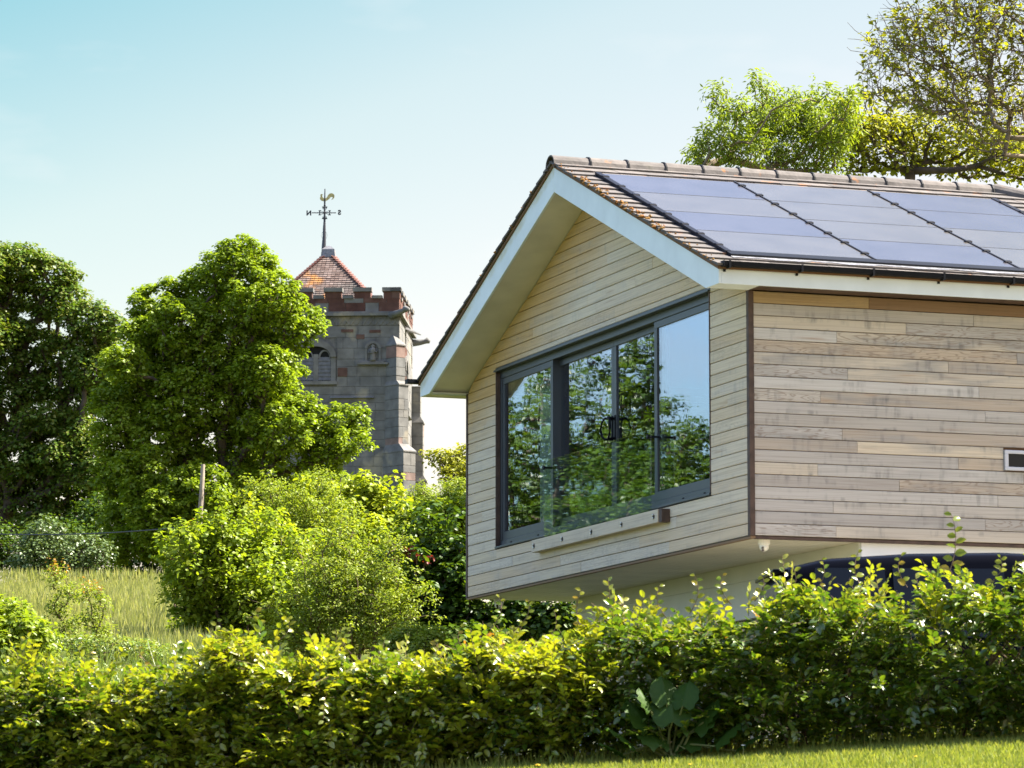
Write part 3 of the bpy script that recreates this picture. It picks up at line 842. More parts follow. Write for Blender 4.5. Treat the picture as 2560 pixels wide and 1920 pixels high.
while z < z_band - .15:
    h = rs.uniform(.30, .44)
    if z_band - z - h < .2: h = z_band - z
    courses.append((z, z + h)); z += h
for z0, z1 in courses:
    x = TH
    while x > -TH + .1:
        ln = rs.uniform(.45, 1.0); x0 = max(-TH, x - ln)
        if x0 + TH < .35: x0 = -TH
        if not (x0 < BW1 + .28 and x > BW0 - .28 and z1 > wz0 - .1 and z0 < wzt + .2):
            red = rs.random() < .0
            stone('f', x0, x, z0, z1, M['red_stone'] if red else M['stone'], keep=(x > -.2 and z1 > hz(1250)))
        else:
            for a, b in ((x0, min(x, BW0 - .24)), (max(x0, BW1 + .24), x)):
                if b - a > .12: stone('f', a, b, z0, z1, M['red_stone'] if rs.random() < .05 else M['stone'])
        x = x0
    y = -TH
    while y < TH - .1:
        y1 = min(TH, y + rs.uniform(.6, 1.3))
        if TH - y1 < .4: y1 = TH
        if not (y1 > -.45 and y < .45 and z1 > hz(1010) and z0 < hz(875)):
            stone('r', y, y1, z0, z1, M['red_stone'] if rs.random() < .09 else M['stone'], keep=(y < 1.2))
        y = y1
for fx0, fx1, fz0, fz1 in ((.86, 1.35, hz(831), hz(824)), (2.0, 2.45, hz(833), hz(826)), (1.48, 1.8, hz(848), hz(837)), (.73, 1.12, hz(942), hz(920))):
    MB().box((fx0, -TH - .03, fz0), (fx1, -TH + .02, fz1)).build('red_patch', M['red_stone'], tower)
# window surround, lights, louvres
sur = arch_pts(BW0 - .22, BW1 + .22, wzs, wzt + .25); inn = arch_pts(BW0, BW1, wzs, wzt)
mb = MB(); mb.loops([[(x, -TH - .10, z) for x, z in sur] + [(x, -TH - .10, z) for x, z in inn[::-1]], [(x, -TH + .05, z) for x, z in sur] + [(x, -TH + .05, z) for x, z in inn[::-1]]])
mb.box((BW0 - .2, -TH - .03, wz0), (BW0, -TH + .05, wzs)).box((BW1, -TH - .03, wz0), (BW1 + .2, -TH + .05, wzs)).box((BW0 - .25, -TH - .09, wz0 - .14), (BW1 + .25, -TH + .05, wz0))
bw = mb.build('belfry_window', M['stone'], tower)
mb = MB(); n = len(inn); mb.add([(x, -TH + .02, z) for x, z in inn] + [(BW1, -TH + .02, wz0), (BW0, -TH + .02, wz0)], [tuple(range(n + 2))]); mb.build('opening', M['dark'], bw)
MB().box((-.25, -TH - .02, wz0), (-.05, -TH + .018, wzs + .12)).build('mullion', M['stone'], bw)
for s0, s1 in ((BW0 + .01, -.255), (-.045, BW1 - .01)):
    k = 0; z = wz0 + .03
    while z < wzs - .05:
        MB().add([(s0, -TH - .015, z), (s1, -TH - .015, z), (s1, -TH + .012, z + .13), (s0, -TH + .012, z + .13), (s0, -TH - .015, z + .045), (s1, -TH - .015, z + .045), (s1, -TH + .012, z + .17), (s0, -TH + .012, z + .17)],
                 [(0,3,2,1), (4,5,6,7), (0,1,5,4), (1,2,6,5), (2,3,7,6), (3,0,4,7)]).build('louvre', M['louvre'], bw)
        z += .155
    head = arch_pts(s0, s1, wzs - .03, wzs + .30)
    c2 = arch_pts(s0 + .07, s1 - .05, wzs - .03, wzs + .24)
    MB().loops([[(x, -TH - .022, z) for x, z in head] + [(x, -TH - .022, z) for x, z in c2[::-1]], [(x, -TH + .017, z) for x, z in head] + [(x, -TH + .017, z) for x, z in c2[::-1]]]).build('tracery', M['stone'], bw)
# lancet on the right-hand face
lz0, lz1, lz2 = hz(1012), hz(905), hz(876)
lo_, li_ = arch_pts(-.62, .62, lz1, lz2 + .2), arch_pts(-.40, .40, lz1, lz2)
mb = MB(); mb.loops([[(TH + .07, y, z) for y, z in lo_] + [(TH + .07, y, z) for y, z in li_[::-1]], [(TH - .05, y, z) for y, z in lo_] + [(TH - .05, y, z) for y, z in li_[::-1]]])
mb.box((TH - .05, -.62, lz0), (TH + .05, -.40, lz1)).box((TH - .05, .40, lz0), (TH + .05, .62, lz1))
lan = mb.build('lancet_window', M['stone'], tower)
MB().add([(TH - .025, -.4, lz0), (TH - .025, .4, lz0)] + [(TH - .025, y, z) for y, z in li_[::-1]], [tuple(range(2 + len(li_)))]).build('opening', M['dark'], lan)
for k in range(6): MB().box((TH - .05, -.64, lz0 + .25 * k), (TH + .055, -.42, lz0 + .25 * k + .23)).build('jamb_stone', M['pink_stone'] if k % 3 else M['red_stone'], lan)
MB().loops([[(TH + .16, -.9, lz0 - .10), (TH - .02, -.9, lz0 - .14), (TH - .02, -.9, lz0 + .06)], [(TH + .16, 1.3, lz0 - .10), (TH - .02, 1.3, lz0 - .14), (TH - .02, 1.3, lz0 + .06)]]).build('string_course', M['stone'], tower)
# lozenge band: recessed frame with raised crossing fillets
for k in range(13):
    x1 = TH - .02 - k * .49; x0 = x1 - .48
    if x0 < -TH: break
    b0 = MB().box((x0, -TH - .008, z_band + .012), (x1, -TH + .05, z_str0 - .012)).build('frieze_panel', M['stone'], tower)
    mb = MB(); zc, hh = (z_band + z_str0) / 2, (z_str0 - z_band) / 2 - .03
    for s in (-1, 1):
        for q in (0, 1):
            xa = x0 + .02 + q * .22; xb = xa + .22
            za, zz = zc - s * hh, zc + s * hh
            mb.loops([[(xa - .022, -TH - .04, za), (xa + .022, -TH - .04, za), (xa + .022, -TH - .007, za), (xa - .022, -TH - .007, za)],
                      [(xb - .022, -TH - .04 - .001 * s, zz), (xb + .022, -TH - .04 - .001 * s, zz), (xb + .022, -TH - .007, zz), (xb - .022, -TH - .007, zz)]])
    mb.build('fillet', M['stone'], b0)
for k in range(9):
    y0 = -TH + .04 + k * .7
    if y0 + .69 > TH: break
    MB().box((TH - .05, y0, z_band + .012), (TH + .012, y0 + .68, z_str0 - .012)).build('frieze_panel', M['stone'], tower)
# string course, parapet, battlements
def ringbox(mb, o, z0, z1, t):
    mb.box((-TH - o, -TH - o, z0), (TH + o, -TH - o + t, z1)); mb.box((-TH - o, TH + o - t, z0), (TH + o, TH + o, z1))
    mb.box((TH + o - t, -TH - o + t, z0), (TH + o, TH + o - t, z1)); mb.box((-TH - o, -TH - o + t, z0), (-TH - o + t, TH + o - t, z1)); return mb
ringbox(ringbox(MB(), .16, z_str0, z_str1 - .07, .4), .10, z_str1 - .069, z_str1, .4).build('string_course', M['stone'], tower)
ringbox(MB(), -.02, z_str1 + .001, z_cren - .1, .3).build('parapet_core', M['mortar'], tower)
for face in 'fr':
    a = TH if face == 'f' else -TH
    for z0, z1 in ((z_str1 + .002, z_str1 + .36), (z_str1 + .362, z_cren - .10)):
        a = TH
        while a > -TH:
            b = max(-TH, a - rs.uniform(.5, .95))
            if b + TH < .3: b = -TH
            mm = M['stone'] if rs.random() < .28 else M['red_stone']
            d = rs.uniform(0, .02)
            if face == 'f': MB().box((b + .008, -TH - d, z0), (a - .008, -TH + .05, z1)).build('parapet_stone', mm, tower)
            else: MB().box((TH - .05, b + .008, z0), (TH + d, a - .008, z1)).build('parapet_stone', mm, tower)
            a = b
def crenel(face):
    px = 62.9
    w_m, w_g = .66, .52
    a = TH + .02; i = 0
    while a > -TH - .02:
        b = max(-TH - .02, a - (w_m if i % 2 == 0 else w_g))
        def bx(a0, a1, d0, d1, z0, z1):
            if face == 'f': return MB().box((a0, -TH - d0, z0), (a1, -TH + d1, z1))
            if face == 'r': return MB().box((TH - d1, a0, z0), (TH + d0, a1, z1))
            if face == 'b': return MB().box((a0, TH - d1, z0), (a1, TH + d0, z1))
            return MB().box((-TH - d0, a0, z0), (-TH + d1, a1, z1))
        if i % 2 == 0:
            mer = bx(b, a, .012, .30, z_cren - .099, z_top - .16).build('merlon', M['red_stone'], tower)
            bx(b - .05, a + .05, .07, .36, z_top - .159, z_top).build('coping', M['stone'], mer)
        else:
            bx(b + .052, a - .052, .06, .35, z_cren - .099, z_cren + .02).build('crenel_sill', M['stone'], tower)
        a = b; i += 1
TH0 = TH
for f in 'frbl':
    if f in 'rl': TH = TH0 - .0
    crenel(f)
TH = TH0
# pyramid roof in courses, hip tiles, cap
PB, z_ap = 2.45, hz(628, 158.4)
PS = (z_ap - z_cren + .2)
zb_ = z_ap - PB * 1.12
pyr = MB().loops([[(-PB, -PB, zb_), (PB, -PB, zb_), (PB, PB, zb_), (-PB, PB, zb_)], [(-.02, -.02, z_ap), (.02, -.02, z_ap), (.02, .02, z_ap), (-.02, .02, z_ap)]]).build('roof', M['clay'], tower)
nc = 27; mb = MB()
for side in range(4):
    ca, sa = math.cos(side * math.pi / 2), math.sin(side * math.pi / 2)
    for k in range(nc):
        t0, t1 = k / nc, (k + 1) / nc
        h0, h1 = PB * (1 - t0) + .0, PB * (1 - t1)
        z0, z1 = zb_ + (z_ap - zb_) * t0, zb_ + (z_ap - zb_) * t1
        x = -h0 + (0 if k % 2 else -.085)
        while x < h0:
            x1 = min(x + .165, h0); xs_ = max(x + .006, -h0); x1 -= .006
            if x1 - xs_ > .03:
                j = rs.uniform(-.008, .008)
                q = lambda X: max(-h1, min(h1, X))
                pts = [(xs_, -h0 - .05 + j, z0 + .01), (x1, -h0 - .05 + j, z0 + .01), (q(x1), -h1 - .012, z1 + .01), (q(xs_), -h1 - .012, z1 + .01),
                       (xs_, -h0 - .01, z0 - .012), (x1, -h0 - .01, z0 - .012)]
                mb.add([(a * ca - b * sa, a * sa + b * ca, c) for a, b, c in pts], [(0, 1, 2, 3), (4, 5, 1, 0)])
            x += .165
tag(mb.build('clay_tile', M['clay'], pyr), kind='stuff')
for sx, sy in ((1, -1), (-1, -1), (1, 1), (-1, 1)):
    for k in range(26):
        t = k / 26; h = PB * (1 - t) + .03; z = zb_ + (z_ap - zb_) * t
        if t > .93: break
        MB().box((-.11, -.11, -.015), (.11, .11, .035)).build('hip_tile', M['clay_ridge'], pyr, loc=(sx * (h - .06), sy * (h - .06), z + .035)).rotation_euler = (-sy * .35, sx * .35, 0)
MB().loops([[(-.30, -.30, z_ap - .30), (.30, -.30, z_ap - .30), (.30, .30, z_ap - .30), (-.30, .30, z_ap - .30)], [(-.27, -.27, z_ap - .04)] + [(.27, -.27, z_ap - .04), (.27, .27, z_ap - .04), (-.27, .27, z_ap - .04)],
            [(-.26, -.26, z_ap + .05), (.26, -.26, z_ap + .05), (.26, .26, z_ap + .05), (-.26, .26, z_ap + .05)], [(-.06, -.06, z_ap + .22), (.06, -.06, z_ap + .22), (.06, .06, z_ap + .22), (-.06, .06, z_ap + .22)]]).build('lead_cap', M['lead'], tower)
# diagonal buttresses in three stages, each stage a stack of stones
def buttress(cx, cy, ang_, stages, name_label=None):
    e = empty('buttress', (cx, cy, 0), ang_); e.parent = tower
    for i, (z0, z1, wd, pr, cap) in enumerate(stages):
        z = z0
        while z < z1 - .05:
            h = rs.uniform(.28, .46)
            if z1 - z - h < .2: h = z1 - z
            cut = rs.choice([None, .0, rs.uniform(-.08, .08)])
            d = rs.uniform(0, .015); g = .008
            xs_ = [(-wd / 2, wd / 2)] if cut is None or wd < .4 else [(-wd / 2, cut - .006), (cut + .006, wd / 2)]
            for a, b in xs_:
                MB().box((a - (d if a < 0 else 0), -pr - d, z + g), (b, .5, z + h - g)).build('quoin_stone', M['pink_stone'] if rs.random() < .06 else M['stone'], e)
            z += h
        MB().box((-wd / 2 + .02, -pr + .02, z0), (wd / 2 - .02, .48, z1)).build('buttress_core', M['mortar'], e)
        # sloped weathering on top of the stage
        w2, p2, hh = cap
        MB().loops([[(-wd / 2 - .03, -pr - .04, z1), (wd / 2 + .03, -pr - .04, z1), (wd / 2 + .03, .5, z1), (-wd / 2 - .03, .5, z1)],
                    [(-wd / 2 - .03, -pr - .04, z1 + .05), (wd / 2 + .03, -pr - .04, z1 + .05), (wd / 2 + .03, .5, z1 + .05), (-wd / 2 - .03, .5, z1 + .05)],
                    [(-w2 / 2, -p2, z1 + hh), (w2 / 2, -p2, z1 + hh), (w2 / 2, .5, z1 + hh), (-w2 / 2, .5, z1 + hh)]]).build('weathering', M['stone'], e)
    return e
buttress(TH - .20, -TH, R(45), [(0, hz(1136), .61, .97, (.50, .62, .35)), (hz(1125), hz(968), .50, .60, (.45, .43, .2)), (hz(962), hz(868), .45, .41, (.05, -.05, .50))])
buttress(TH, TH - .1, R(90), [(0, hz(1168), .7, .62, (.6, .5, .3)), (hz(1160), hz(1015), .6, .48, (.5, .36, .3)), (hz(1005), hz(922), .5, .36, (.5, .30, .06))])
buttress(-TH + .2, -TH, R(-45), [(0, hz(1136), .61, .97, (.50, .62, .35)), (hz(1125), hz(868), .50, .50, (.05, -.05, .50))])
# ledge, niche with figure, gargoyles
MB().loops([[(.45, -TH - .14, hz(996)), (.45, -TH + .03, hz(998)), (.45, -TH + .03, hz(990))], [(2.2, -TH - .14, hz(996)), (2.2, -TH + .03, hz(998)), (2.2, -TH + .03, hz(990))]]).build('ledge', M['stone'], tower)
nx = TH - (994 - 928) / 62.9
ni = MB(); no_, nn = arch_pts(nx - .34, nx + .34, hz(872), hz(854)), arch_pts(nx - .22, nx + .22, hz(873), hz(860))
ni.loops([[(x, -TH - .08, z) for x, z in no_] + [(x, -TH - .08, z) for x, z in nn[::-1]], [(x, -TH + .02, z) for x, z in no_] + [(x, -TH + .02, z) for x, z in nn[::-1]]])
ni.box((nx - .32, -TH - .06, hz(904)), (nx - .23, -TH + .02, hz(872.2))).box((nx + .23, -TH - .06, hz(904)), (nx + .32, -TH + .02, hz(872.2)))
nic = ni.build('niche', M['stone'], tower)
MB().box((nx - .62, -TH - .17, hz(913)), (nx + .62, -TH + .02, hz(908))).box((nx - .45, -TH - .12, hz(908) + .001), (nx + .45, -TH + .02, hz(904) - .001)).build('niche_shelf', M['stone'], nic)
fz0 = hz(904); fh = hz(862) - fz0
fig = MB().lathe([(.001, 0), (.13, .0), (.12, fh * .1), (.10, fh * .45), (.13, fh * .62), (.11, fh * .76), (.045, fh * .80), (.075, fh * .88), (.06, fh * .95), (.001, fh)], (nx, -TH - .06, fz0), 10)
fig.tube([(nx - .13, -TH - .08, fz0 + fh * .70), (nx - .17, -TH - .10, fz0 + fh * .5), (nx - .02, -TH - .17, fz0 + fh * .45)], .035).tube([(nx + .13, -TH - .08, fz0 + fh * .70), (nx + .17, -TH - .10, fz0 + fh * .52), (nx + .06, -TH - .17, fz0 + fh * .55)], .035)
fig.build('statue', M['stone'], nic, smooth=True)
def gargoyle(p, d, ln):
    p, d = Vector(p), Vector(d).normalized()
    MB().tube([p, p + d * ln * .4 + Vector((0, 0, .02)), p + d * ln * .7 + Vector((0, 0, .05)), p + d * ln * .8 + Vector((0, 0, .10)), p + d * ln + Vector((0, 0, .03))], [.16, .13, .10, .14, .07], 7).build('gargoyle', M['stone'], tower, smooth=True)
gargoyle((TH - .35, -TH - .05, z_str0 - .0), (.75, -.55, .12), 1.0)
gargoyle((TH + .05, TH - .4, z_str0 - .25), (1, .15, .02), .72)
MB().loops([[(TH, -.7, z_str0 - .05), (TH, .1, z_str0 - .05), (TH, .1, z_str0 - .16), (TH, -.7, z_str0 - .16)], [(TH + .62, .0, z_str0 - .3), (TH + .62, .12, z_str0 - .3), (TH + .62, .12, z_str0 - .33), (TH + .62, .0, z_str0 - .33)]]).build('spout', M['lead'], tower)
tag(stuffm.build('stone', M['stone'], tower), kind='stuff')

# weathervane
def vz(y): return at(700, y / K, 158.4)[2]
vx = at(700.8, 540, 158.4)[0]
z0v = TZ + z_ap + .2
vane = empty('weathervane', (vx - .03, TY, z0v), R(0), 'black iron weathervane with gilt cockerel and letters N and S on the tower roof', 'weathervane')
def Z(y): return vz(y) - z0v
tl = lambda z: .028 * z / 2.3
MB().tube([(tl(0), 0, -.1), (.02, 0, Z(590)), (.02, 0, Z(572)), (.028, 0, Z(549)), (.03, 0, Z(500)), (.035, 0, Z(472))], [.09, .07, .06, .042, .034, .018], 8).build('rod', M['iron'], vane)
for y in (549, 531, 514):
    MB().lathe([(0, -.04), (.05, -.01), (.05, .01), (0, .04)], (.03, 0, Z(y)), 8).build('collar', M['iron'], vane)
cz = Z(532)
MB().tube([(-.50, 0, cz - .0), (.50, 0, cz + .0)], .022, 6).tube([(.03, -.5, cz), (.03, .5, cz)], .014, 6).build('arm', M['iron'], vane)
for sx in (-1, 1):
    for sz in (-1, 1):
        for px, pz, a in ((.205, .06, 0), (.065, .215, 1)):
            c = Vector((.03 + sx * px, 0, cz + sz * pz))
            w_ = .06
            p3 = [c + Vector((-sx * w_ * (.9 if a == 0 else .7), 0, sz * w_ * .8)), c + Vector((sx * w_ * .9, 0, sz * w_ * .7)), c + Vector((0, 0, -sz * w_))]
            MB().loops([[(p.x, -.012, p.z) for p in p3], [(p.x, .012, p.z) for p in p3]]).build('leaf_scroll', M['iron'], vane)
            q = Vector((.03 + sx * (px * .5), 0, cz + sz * (pz * .5)))
            MB().tube([Vector((.03, 0, cz)) if a == 0 else Vector((.03, 0, cz + sz * .16)), q + Vector((sx * .05, 0, sz * .05)), c], .009, 5).build('scroll', M['iron'], vane)
def letter(ch, x, z):
    cu = bpy.data.curves.new('letter', 'FONT'); cu.body = ch; cu.size = .27; cu.extrude = .012; cu.align_x = 'CENTER'; cu.align_y = 'CENTER'; cu.offset = .014
    tmp = bpy.data.objects.new('letter_tmp', cu); col.objects.link(tmp)
    dg = bpy.context.evaluated_depsgraph_get(); me = bpy.data.meshes.new_from_object(tmp.evaluated_get(dg))
    bpy.data.objects.remove(tmp); me.name = 'letter'; me.materials.clear()
    o = link_mesh('letter', me, M['iron'], vane, (x, 0, z))
    o.rotation_euler = (R(90), 0, R(180))          # read from the far side, so seen mirrored from here
letter('N', -.62, cz - .02); letter('S', .64, cz + .005)
ck = MB()
prof = [(-.19, .30), (-.15, .345), (-.105, .36), (-.085, .33), (-.11, .29), (-.10, .22), (-.07, .16), (-.01, .135), (.06, .15), (.10, .20), (.13, .29), (.19, .37), (.27, .40), (.35, .37), (.40, .29), (.40, .20), (.36, .12), (.315, .075), (.27, .06), (.31, .11), (.33, .17), (.30, .215), (.25, .20), (.20, .13), (.13, .05), (.04, .0), (-.06, -.01), (-.14, .02), (-.195, .09), (-.20, .17), (-.165, .24)]
zc = Z(502.5) + .0
ck.loops([[(x + .03, -.018, z * .82 + zc) for x, z in prof], [(x + .03, .018, z * .82 + zc) for x, z in prof]])
ck.build('cockerel', M['gilt'], vane)
for s in (-1, 1):
    MB().tube([(.02, 0, Z(601)), (.02 + s * .10, 0, Z(594)), (.02 + s * .12, 0, Z(589)), (.02 + s * .10, 0, Z(583)), (.02, 0, Z(578))], .006, 5).build('hoop', M['iron'], vane)
# ------------------------------------------------------------------ vegetation tools
T_FAR = (np.array([(0, 0, 0), (.42, .5, .10), (1, 0, -.06), (.42, -.5, .10)]), None, [(0, 1, 2), (0, 2, 3)])
T_MID = (np.array([(0, 0, 0), (.22, .42, .09), (.68, .40, .06), (1, 0, -.10), (.68, -.40, .06), (.22, -.42, .09)]), [(0, 1, 2, 3), (0, 3, 4, 5)], None)
T_NEAR = (np.array([(0, 0, 0), (.2, .34, .07), (.5, .48, .09), (.8, .30, .03), (1, 0, -.12), (.8, -.30, .03), (.5, -.48, .09), (.2, -.34, .07), (.34, 0, .0), (.68, 0, -.03)]),
          [(0, 1, 2, 8), (8, 2, 3, 9), (0, 8, 6, 7), (8, 9, 5, 6)], [(9, 3, 4), (9, 4, 5)])
def norm(a): return a / np.maximum(np.linalg.norm(a, axis=-1, keepdims=True), 1e-9)
def leaf_arrays(c, d, nrm, ln, wd, T):
    t, q, tr = T
    d = norm(d); s = norm(np.cross(nrm, d)); n = np.cross(d, s)
    ln, wd = np.asarray(ln)[:, None, None], np.asarray(wd)[:, None, None]
    v = c[:, None, :] + d[:, None, :] * t[None, :, 0:1] * ln + s[:, None, :] * t[None, :, 1:2] * wd + n[:, None, :] * t[None, :, 2:3] * ln
    k = len(t); off = (np.arange(len(c)) * k)[:, None, None]
    Q = None if q is None else (np.array(q)[None] + off).reshape(-1, 4)
    TR = None if tr is None else (np.array(tr)[None] + off).reshape(-1, 3)
    return v.reshape(-1, 3), Q, TR
def leaf_object(name, c, d, nrm, ln, wd, T, mat, parent, kind=None):
    v, Q, TR = leaf_arrays(c, d, nrm, ln, wd, T)
    return tag(link_mesh(name, np_mesh(name, v, Q, TR), mat, parent), kind=kind)
def tubes(name, p0, p1, r0, r1, mat, parent, k=5):
    d = norm(p1 - p0)
    ref = np.where(np.abs(d[:, 2:3]) > .9, np.array([[1., 0, 0]]), np.array([[0, 0, 1.]]))
    u = norm(np.cross(d, ref)); w = np.cross(d, u)
    a = np.arange(k) * 2 * np.pi / k
    ring = u[:, None] * np.cos(a)[None, :, None] + w[:, None] * np.sin(a)[None, :, None]
    p1e = p1 + d * (r1[:, None] * .6)
    v = np.concatenate([p0[:, None] + ring * r0[:, None, None], p1e[:, None] + ring * r1[:, None, None]], 1).reshape(-1, 3)
    j = np.arange(k); q = np.stack([j, (j + 1) % k, (j + 1) % k + k, j + k], -1)
    Q = (q[None] + (np.arange(len(p0)) * 2 * k)[:, None, None]).reshape(-1, 4)
    return link_mesh(name, np_mesh(name, v, Q, smooth=True), mat, parent)
def sample_lobes(lobes, n, dmin, g, shell=.55, inner=.85):
    """Points in a union of ellipsoids, thicker near the skin; lobes = array of (x,y,z,rx,ry,rz)."""
    Lb = np.asarray(lobes, float)
    area = (Lb[:, 3] * Lb[:, 5]); pr = area / area.sum()
    pts = np.zeros((0, 3)); tries = 0
    while len(pts) < n and tries < 60:
        tries += 1
        m = 600
        i = g.choice(len(Lb), m, p=pr)
        d = norm(g.normal(size=(m, 3)))
        r = 1 - shell * g.random(m) ** 1.6
        p = Lb[i, :3] + d * r[:, None] * Lb[i, 3:]
        q = np.sqrt((((p[:, None] - Lb[None, :, :3]) / Lb[None, :, 3:]) ** 2).sum(-1)).min(1)
        ok = (q > .72) | (g.random(m) > inner)
        for x in p[ok]:
            if len(pts) == 0 or ((pts - x) ** 2).sum(1).min() > dmin * dmin:
                pts = np.vstack([pts, x])
                if len(pts) >= n: break
    return pts
def skeleton(bases, top, tips, g, sub=3, bias=.30, wob=.06, arch=.06):
    cap = len(bases) * 7 + len(tips) * sub + 8
    Pn = np.zeros((cap, 3)); par = np.full(cap, -1); pl = np.zeros(cap); tip = np.zeros(cap, bool); n = 0
    for b in bases:
        b = np.asarray(b, float); prev = -1; tt = np.asarray(top, float) + (b - np.mean(bases, 0)) * 1.2
        H = np.linalg.norm(tt - b)
        for k in range(7):
            t = k / 6; x = b + (tt - b) * t + g.normal(size=3) * H * .02 * (t > 0)
            Pn[n] = x; par[n] = prev; pl[n] = 0 if prev < 0 else pl[prev] + np.linalg.norm(x - Pn[prev]); prev = n; n += 1
    t0 = np.asarray(top, float)
    order = np.argsort(np.linalg.norm(tips - t0, axis=1) + g.random(len(tips)) * .2)
    for i in order:
        t = tips[i]
        dv = Pn[:n] - t
        d = np.linalg.norm(dv, axis=1)
        cost = d + bias * pl[:n] + .7 * np.maximum(0, dv[:, 2])
        j = int(np.argmin(cost)); prev = j; a = Pn[j]; ln = d[j]
        for k in range(1, sub + 1):
            f = k / sub
            x = a + (t - a) * f
            if k < sub: x = x + g.normal(size=3) * ln * wob + np.array([0, 0, arch * ln * 4 * f * (1 - f)])
            Pn[n] = x; par[n] = prev; pl[n] = pl[prev] + ln / sub; tip[n] = k == sub; prev = n; n += 1
    return Pn[:n], par[:n], tip[:n]
def branch_mesh(name, Pn, par, tip, rtip, rmax, mat, parent, power=.44, k=5):
    cnt = tip.astype(float)
    for i in range(len(par) - 1, -1, -1):
        if par[i] >= 0: cnt[par[i]] += cnt[i]
    r = np.minimum(rtip * np.maximum(cnt, 1) ** power, rmax)
    m = par >= 0
    return tubes(name, Pn[par[m]], Pn[m], r[par[m]] if False else np.minimum(r[par[m]], r[m] * 1.45), r[m], mat, parent, k)
def puffs(tips, per, cr, flat, g, up=.75, droop=.25, rnd=.30):
    n = len(tips) * per
    c = np.repeat(tips, per, 0)
    scale = np.repeat(g.uniform(.7, 1.25, len(tips)), per)[:, None]
    d = norm(g.normal(size=(n, 3)) + np.array([0, 0, .35]))
    r = g.random(n)[:, None] ** .45
    off = d * r * cr * scale * np.array([1, 1, flat])
    nr = norm(d * .55 + np.array([0, 0, up]) + g.normal(size=(n, 3)) * rnd)
    ax = norm(np.cross(nr, g.normal(size=(n, 3)))) + d * .7 - np.array([0, 0, droop])
    ax = ax - nr * (ax * nr).sum(1, keepdims=True)
    return c + off, norm(ax), nr
def lobes_px(spec, Y, g, dz=.8, deep=.9, shrink=0):
    """Crown lobes measured on the photograph (x, y, rx, ry in photo px) set at distance Y."""
    s = ppm(Y); out = []
    for l in spec:
        x, y, rx, ry = l[0], l[1], l[2] - shrink, l[3] - shrink; yy = Y + (l[4] if len(l) > 4 else g.uniform(-dz, dz))
        p = at(x, y, yy); m = deep * (rx + ry) / 2 / s
        out.append((*p, rx / s, m, ry / s))
    return np.array(out)
def plant(name, label, cat, lobes, n, dmin, per, cr, leaf, mat, bark, seed, base=None, top=None, flat=.7, T=T_FAR, rtip=.008, rmax=.3,
          group=None, stems=1, spread=.3, up=.75, droop=.25, shell=.55, ratio=.75, sub=3, bias=.3, spikes=0, spike_len=.35, trunk_name='trunk', crown_name='crown', wob=.06, arch=.06, inner=.85, power=.44):
    g = np.random.default_rng(seed)
    L_ = np.asarray(lobes)
    cx, cy = L_[:, 0].mean(), L_[:, 1].mean()
    if base is None: base = (cx, cy)
    bz = float(ground_z(base[0], base[1]))
    root = empty(name, (base[0], base[1], bz), 0, label, cat, group)
    tips = sample_lobes(L_, n, dmin, g, shell, inner)
    if spikes:
        zt = tips[:, 2] + g.normal(size=len(tips)) * .15 * np.ptp(tips[:, 2])
        i = np.argsort(-zt)[:int(len(tips) * .6)]; i = g.choice(i, spikes)
        ctr = np.array([cx, cy, L_[:, 2].mean()])
        dv = norm(norm(tips[i] - ctr) * .8 + np.array([0, 0, .9]) + g.normal(size=(spikes, 3)) * .35)
        tips = np.vstack([tips, tips[i] + dv * spike_len * g.uniform(.35, 1.1, (spikes, 1))])
    b0 = np.array([0, 0, 0.]); off = np.array([base[0], base[1], bz])
    tl_ = tips - off
    if top is None:
        zlo = np.percentile(tl_[:, 2], 12); top = (tl_[:, 0].mean() * .5, tl_[:, 1].mean() * .5, max(.3, zlo))
    bases = [b0 - np.array([0, 0, .08])] if stems == 1 else [np.array([g.uniform(-spread, spread), g.uniform(-spread, spread), -.08]) for _ in range(stems)]
    Pn, par, tip = skeleton(bases, top, tl_, g, sub, bias, wob, arch)
    tb = branch_mesh(trunk_name, Pn, par, tip, rtip, rmax, bark, root, power)
    if stems > 1: tb['kind'] = 'stuff'
    c, d, nr = puffs(tl_, per, cr, flat, g, up, droop)
    lz = g.uniform(.75, 1.2, len(c)) * leaf
    leaf_object(crown_name, c, d, nr, lz, lz * ratio, T, mat, root)
    return root, tl_, (Pn, par, tip)

# ------------------------------------------------------------------ leaf colours
M['lime_leaf'] = leaf_mat('lime_leaf', [(0.155, 0.235, 0.016), (0.210, 0.295, 0.020), (0.260, 0.335, 0.024), (0.180, 0.260, 0.018)], .5, .02, .45, (1.12, 1.12, .38))
M['syc_leaf'] = leaf_mat('sycamore_leaf', [(0.085, 0.160, 0.020), (0.115, 0.195, 0.022), (0.160, 0.210, 0.030), (0.175, 0.185, 0.042)], .35, .02, .45, (1.1, 1.1, .4))
M['ash_leaf'] = leaf_mat('ash_leaf', [(0.200, 0.265, 0.030), (0.250, 0.320, 0.032), (0.165, 0.225, 0.028)], .48, .02, .5, (1.12, 1.12, .38))
M['oak_leaf'] = leaf_mat('opening_leaf', [(0.260, 0.290, 0.028), (0.340, 0.340, 0.028), (0.180, 0.200, 0.026), (0.370, 0.390, 0.035)], .48, .02, .5, (1.12, 1.1, .38))
M['hazel_leaf'] = leaf_mat('hazel_leaf', [(0.160, 0.240, 0.022), (0.220, 0.300, 0.024), (0.280, 0.340, 0.028), (0.170, 0.250, 0.022)], .5, .02, .45, (1.12, 1.12, .38))
M['fresh_leaf'] = leaf_mat('fresh_leaf', [(0.220, 0.295, 0.022), (0.300, 0.365, 0.026), (0.340, 0.375, 0.026)], .52, .02, .45, (1.12, 1.1, .38))
